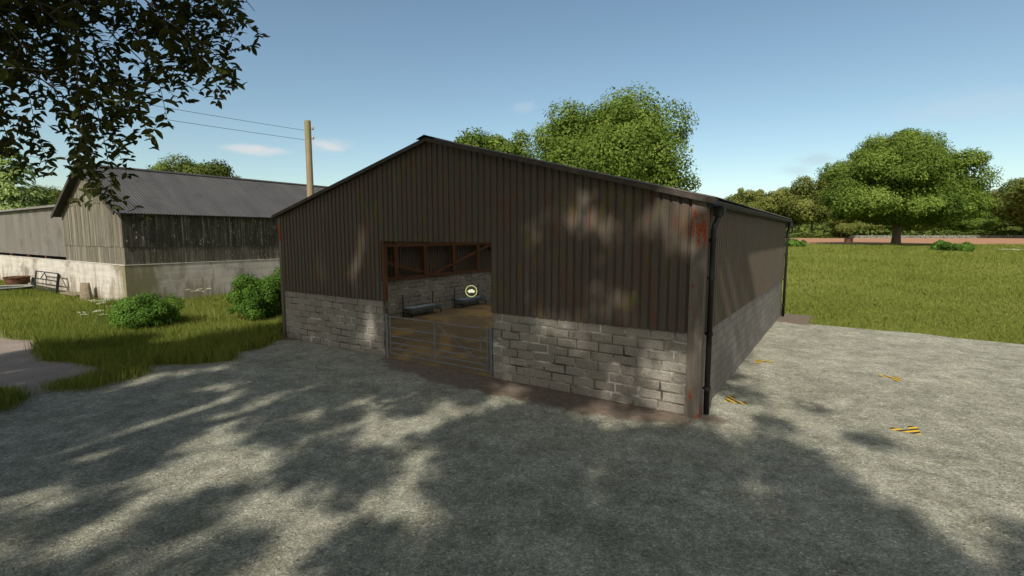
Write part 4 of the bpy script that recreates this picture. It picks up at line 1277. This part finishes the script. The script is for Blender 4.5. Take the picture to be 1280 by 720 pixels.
ptsA = [p for p, r in shade if p[0] < -6.2]; rA = [r for p, r in shade if p[0] < -6.2]
ptsB = [p for p, r in shade if p[0] >= -6.2]; rB = [r for p, r in shade if p[0] >= -6.2]

# twigs with paired leaves hanging into the upper left of the picture
def twig(path, leaf, rg, r0=0.012, pitch=0.06):
    P = [Vector(p) for p in path]
    pts = []
    for i in range(len(P)-1):
        n = max(2, int((P[i+1]-P[i]).length/0.05))
        for j in range(n): pts.append(P[i].lerp(P[i+1], j/n))
    pts.append(P[-1])
    for i in range(1, len(pts)):
        pts[i] = pts[i] + Vector(rg.normal(0,0.006,3))
    return pts
tw = MB(); LC, LN_, LA, LS = [], [], [], []
def leaf_twig(a, b, sag, leaf, rg, dens=1.0, r0=0.008):
    a = Vector(a); b = Vector(b)
    L = (b-a).length; n = max(4, int(L/0.06))
    pts = []
    side = Vector(rg.normal(0,1,3)); side = (side - (b-a).normalized()*side.dot((b-a).normalized())).normalized()
    for i in range(n+1):
        t = i/n
        p = a.lerp(b, t) + Vector((0,0,-sag*4*t*(1-t)*-0.5)) + side*(0.05*L*math.sin(t*3.0))
        pts.append(p)
    tw.tube(pts, [r0*(1-0.75*i/n)+0.0012 for i in range(n+1)], 4, False)
    for i in range(2, n+1):
        if rg.random() > dens: continue
        d = (pts[i]-pts[i-1]).normalized()
        for s in (1,-1):
            if rg.random() < 0.18: continue
            nn = Vector(rg.normal(0,0.5,3)) + Vector((0.1,-0.65,0.6))
            sd = d.cross(nn).normalized()*s
            ax = (d*0.7 + sd*0.9 + Vector((0,0,-0.35)) + Vector(rg.normal(0,0.2,3))).normalized()
            sz = leaf*rg.uniform(0.7,1.2)
            c = pts[i] + ax*sz*0.55
            LC.append(c); LN_.append(nn); LA.append(ax); LS.append(sz)
    d = (pts[-1]-pts[-2]).normalized(); LC.append(pts[-1]+d*leaf*0.5); LN_.append(Vector((0.1,-0.4,0.8))); LA.append(d); LS.append(leaf)
    return pts
rg2 = np.random.default_rng(17)
# hanging boughs: thin curved stems that come in from the crown and droop towards the yard
ZONE = [(-9000,-9000),(120,-9000),(290,-300),(318,-20),(320,30),(308,108),(268,118),(232,122),(205,150),(190,178),(158,215),(146,252),(124,246),(104,205),(92,150),(76,170),(62,212),(24,208),(0,190),(-90,200),(-9000,900)]
def scr(p):
    c, s_ = math.cos(PIT), math.sin(PIT)
    z = p[2]-CAMH; d = p[1]*c - z*s_
    return (640+F*p[0]/d, 360-F*(p[1]*s_+z*c)/d)
def inzone(p):
    return bool(inpoly(np.array([scr(p)]), ZONE)[0])
ends = [(-3.05,6.2,6.05),(-3.2,6.0,5.75),(-3.4,6.3,5.35),(-3.75,6.4,5.35),(-4.1,6.2,5.1),(-4.4,6.1,4.75),(-4.55,6.0,4.35),
        (-6.3,6.2,4.3),(-5.2,5.7,5.2),(-4.8,5.4,5.6),(-4.2,5.5,5.7),(-3.8,5.6,5.9),(-4.4,5.0,5.5),(-5.6,5.6,5.0),(-6.0,5.9,4.9),
        (-4.9,6.6,6.4),(-5.9,6.8,6.3),(-6.6,6.9,5.8),(-5.3,6.4,6.0),(-4.1,6.7,6.6),(-4.6,5.2,4.9),(-5.9,6.3,5.4)]
br = MB()
LIMB = [Vector((-10.4,-1.45,4.4)), Vector((-9.6,0.2,6.4)), Vector((-8.6,1.6,7.2))]
br.tube(LIMB, [0.2,0.15,0.09], 8, False)
for b in ends:
    b = Vector(b)
    a = b + Vector((-2.3+rg2.normal(0,0.3), -2.6+rg2.normal(0,0.4), 2.2+rg2.normal(0,0.3)))
    m = b.lerp(a, 0.35) + Vector((0.25,0.1,0.55))
    pts = []
    for i in range(25):
        t = i/24
        pts.append(a*(1-t)**2 + m*2*t*(1-t) + b*t*t + Vector(rg2.normal(0,0.010,3)))
    br.tube(pts, [0.022*(1-0.85*i/24) for i in range(25)], 6, False)
    br.tube([LIMB[2], LIMB[2].lerp(a,0.5)+Vector((0,0,0.12)), a], [0.05,0.035,0.022], 6, False)
    for i in range(2, 25):
        for k in range(3 if b.z > 5.2 else 2 if b.z > 4.7 else 1):
            p = pts[i]
            d = Vector((rg2.normal(0.2,0.6), rg2.normal(0.1,0.5), rg2.normal(-0.25,0.4))).normalized()
            L = rg2.uniform(0.25,0.62)
            q = p+d*L
            if q.y < 1.5 or not inzone(q): continue
            leaf_twig(p, q, 0.05, 0.124, rg2, 0.95, 0.004)
HANG = [((-4.44,5.52,4.98),(-4.61,5.82,3.82)),((-4.67,5.6,5.17),(-4.89,5.9,3.97)),((-3.95,5.43,4.96),(-4.04,5.73,4.45)),((-4.49,5.91,5.01),(-4.7,6.21,4.19)),
 ((-5.15,5.73,4.96),(-5.49,6.03,4.19)),((-5.34,5.56,4.91),(-5.67,5.86,4.21)),((-3.3,5.25,5.45),(-3.08,5.55,5.05)),((-3.51,5.59,5.5),(-3.39,5.89,5.02)),
 ((-3.37,6.15,6.06),(-3.18,6.45,5.91)),((-3.76,5.55,5.24),(-3.7,5.85,4.97)),((-3.28,4.9,5.03),(-3.5,5.2,4.58)),((-4.17,5.26,4.75),(-4.5,5.56,3.89)),
 ((-5.13,6.0,4.94),(-5.35,6.3,4.3)),((-3.0,4.95,5.69),(-2.8,5.25,5.72))]
for a, b in HANG:
    a = Vector(a) + (Vector(a)-Vector(b))*0.35 + Vector((-0.25,0,0.15))
    pts = leaf_twig(a, b, 0.10, 0.128, rg2, 0.97, 0.006)
    for p in pts[4:-1:3]:
        d = (Vector(b)-a).normalized()*0.6 + Vector((rg2.normal(0,0.8), rg2.normal(0,0.5), rg2.normal(-0.1,0.3)))
        leaf_twig(p, p+d.normalized()*rg2.uniform(0.18,0.42), 0.02, 0.122, rg2, 0.97, 0.003)
LC = np.array([tuple(v) for v in LC]); LN_ = np.array([tuple(v) for v in LN_]); LA = np.array([tuple(v) for v in LA]); LS = np.array(LS)
Vt, Ft = leaves6(LC, LN_, LS, LA, 0.45, rg2)

def big_tree(name, base, pts, rads, label, extra=None):
    t = empty(name, base, 0, label, 'tree')
    V, Fc, rn = leafy([(p[0]-base[0],p[1]-base[1],p[2]) for p in pts], rads, 400, 0.23, rg)
    link('crown', np_mesh('crown',V,Fc,rn), LEAF['crown'], t)
    mb = MB()
    top = np.mean(np.array(pts),axis=0) - np.array(base)
    fork = Vector((0.1,0.1,4.2))
    mb.tube([(0,0,-0.3),(0.05,0,1.2),(0.08,0.05,2.8),tuple(fork),(top[0]*0.5,top[1]*0.5,8.0),(top[0]*0.8,top[1]*0.8,11.5)],[0.62,0.45,0.40,0.36,0.22,0.06],12)
    for i in range(0, len(pts), max(1,len(pts)//26)):
        p = Vector((pts[i][0]-base[0],pts[i][1]-base[1],pts[i][2]))
        z0 = rg.uniform(3.6,7.0)
        s = Vector((top[0]*0.5*(z0-4.2)/3.8 if z0 > 4.2 else 0.08, top[1]*0.5*(z0-4.2)/3.8 if z0 > 4.2 else 0.05, z0))
        m = s.lerp(p,0.5)+Vector((0,0,0.35))
        mb.tube([s,s.lerp(m,0.5)+Vector((0,0,0.1)),m,p],[0.12,0.09,0.06,0.015],6)
    mb.build('trunk', BARK, t)
    return t
bA = (-10.5,-1.5,0.0); bB = (-1.5,-6.5,0.0)
tA = big_tree('shade_tree', bA, ptsA, rA, 'dark leafy tree whose drooping branches hang into the upper left corner')
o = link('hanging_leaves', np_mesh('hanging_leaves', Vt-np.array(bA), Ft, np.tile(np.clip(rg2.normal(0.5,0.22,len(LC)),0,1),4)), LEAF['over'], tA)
for mbx, nm in ((br,'branches'),(tw,'twigs')):
    mbx.v = [(v[0]-bA[0],v[1]-bA[1],v[2]) for v in mbx.v]
    mbx.build(nm, BARK, tA)
tBg = big_tree('shade_tree', bB, ptsB, rB, 'tall leafy tree behind the viewer that shades the yard')

# ================================================================== LIGHT
sd = bpy.data.lights.new('sun', 'SUN'); sd.energy = 4.4; sd.angle = R(1.2); sd.color = (1.0,0.93,0.82)
so = bpy.data.objects.new('sun', sd); COL.objects.link(so)
ldir = Vector((math.sin(SUN_AZ)*math.cos(SUN_EL), math.cos(SUN_AZ)*math.cos(SUN_EL), -math.sin(SUN_EL)))
so.rotation_euler = ldir.to_track_quat('-Z','Y').to_euler()
so.location = (-20,-40,40)
w = bpy.data.worlds.new('World'); scn.world = w; w.use_nodes = True
nt = w.node_tree; bg = nt.nodes['Background']
sky = nt.nodes.new('ShaderNodeTexSky'); sky.sky_type = 'NISHITA'; sky.sun_disc = False
sky.sun_elevation = SUN_EL
sky.sun_rotation = SUN_AZ + math.pi
sky.altitude = 100; sky.air_density = 1.0; sky.dust_density = 0.6; sky.ozone_density = 1.4
bg.inputs['Strength'].default_value = 0.108
# small clouds, by direction in the sky
def N(typ, **kw):
    nd = nt.nodes.new(typ)
    for k, v in kw.items():
        if k[0] == '_': setattr(nd, k[1:], v)
    for k, v in kw.items():
        if k[0] == '_': continue
        i = nd.inputs[int(k[1:])] if k[0] == 'i' and k[1:].isdigit() else nd.inputs[k]
        if isinstance(v, bpy.types.NodeSocket): nt.links.new(v, i)
        else: i.default_value = v
    return nd
tc = N('ShaderNodeTexCoord').outputs['Generated']
nz = N('ShaderNodeTexNoise', Vector=N('ShaderNodeMapping', Vector=tc, Scale=(1,1,3)).outputs[0], Scale=22.0, Detail=6.0, Roughness=0.62).outputs['Fac']
tn = nt.nodes.new('ShaderNodeMix'); tn.data_type = 'RGBA'; tn.blend_type = 'MULTIPLY'
tn.inputs[0].default_value = 1.0; nt.links.new(sky.outputs[0], tn.inputs[6]); tn.inputs[7].default_value = (0.955,0.985,0.88,1)
col = tn.outputs[2]
sx = N('ShaderNodeSeparateXYZ', Vector=tc)
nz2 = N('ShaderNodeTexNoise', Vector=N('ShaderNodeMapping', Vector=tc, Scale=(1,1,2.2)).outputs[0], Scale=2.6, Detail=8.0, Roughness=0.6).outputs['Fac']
rear_fill = N('ShaderNodeMapRange', _interpolation_type='SMOOTHSTEP', Value=sx.outputs[1], i1=-0.05, i2=-0.55, i3=0.0, i4=1.0).outputs[0]  # unseen bright warm cloud behind the camera, added to lighten and warm the shade
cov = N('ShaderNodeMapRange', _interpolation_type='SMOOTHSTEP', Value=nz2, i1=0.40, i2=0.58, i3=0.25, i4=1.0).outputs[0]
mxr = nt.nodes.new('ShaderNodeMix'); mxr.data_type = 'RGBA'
nt.links.new(N('ShaderNodeMath', _operation='MULTIPLY', i0=rear_fill, i1=cov).outputs[0], mxr.inputs[0])
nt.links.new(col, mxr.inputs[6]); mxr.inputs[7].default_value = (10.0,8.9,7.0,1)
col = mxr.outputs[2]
def azel(px, py):
    c, s = math.cos(PIT), math.sin(PIT)
    X = (px-640)/F; U = (360-py)/F
    return Vector((X, c+U*s, -s+U*c)).normalized()
for (px,py,hw,hh,op,tint) in ((308,186.5,24,6.5,0.75,(5.35,5.4,5.6,1)),(338,188,20,5,0.65,(5.35,5.4,5.6,1)),(411,182,24,7.5,0.85,(5.35,5.4,5.6,1)),(655,134,16,7,0.18,(5.5,5.5,5.8,1)),(1018,199,22,7,0.35,(3.3,3.7,4.5,1)),(995,214,22,6,0.3,(3.3,3.7,4.5,1)),(1225,130,70,16,0.25,(4.5,5,5.6,1))):
    d = azel(px,py); rt = Vector((d.y,-d.x,0)).normalized(); upv = rt.cross(d).normalized()
    df = N('ShaderNodeVectorMath', _operation='SUBTRACT', i0=tc, i1=tuple(d)).outputs[0]
    u_ = N('ShaderNodeVectorMath', _operation='DOT_PRODUCT', i0=df, i1=tuple(rt*(F*0.9/hw))).outputs['Value']
    v_ = N('ShaderNodeVectorMath', _operation='DOT_PRODUCT', i0=df, i1=tuple(upv*(F*0.9/hh))).outputs['Value']
    r2 = N('ShaderNodeMath', _operation='ADD', i0=N('ShaderNodeMath', _operation='MULTIPLY', i0=u_, i1=u_).outputs[0], i1=N('ShaderNodeMath', _operation='MULTIPLY', i0=v_, i1=v_).outputs[0]).outputs[0]
    r2 = N('ShaderNodeMath', _operation='ADD', i0=N('ShaderNodeMath', _operation='SQRT', i0=r2).outputs[0], i1=N('ShaderNodeMath', _operation='MULTIPLY', i0=N('ShaderNodeMath', _operation='SUBTRACT', i0=nz, i1=0.5).outputs[0], i1=1.6).outputs[0]).outputs[0]
    mk_ = N('ShaderNodeMapRange', _interpolation_type='SMOOTHSTEP', Value=r2, i1=1.15, i2=0.15, i3=0.0, i4=min(op,1.0)).outputs[0]
    mx = nt.nodes.new('ShaderNodeMix'); mx.data_type = 'RGBA'
    nt.links.new(mk_, mx.inputs[0]); nt.links.new(col, mx.inputs[6]); mx.inputs[7].default_value = tint
    col = mx.outputs[2]
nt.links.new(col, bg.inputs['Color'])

vs = scn.view_settings
vs.view_transform = 'Standard'; vs.look = 'None'; vs.gamma = 1.0; vs.use_curve_mapping = False
vs.exposure = 0.35
cy = scn.cycles
cy.max_bounces = 6; cy.diffuse_bounces = 3; cy.transmission_bounces = 3; cy.transparent_max_bounces = 6
cy.use_denoising = True
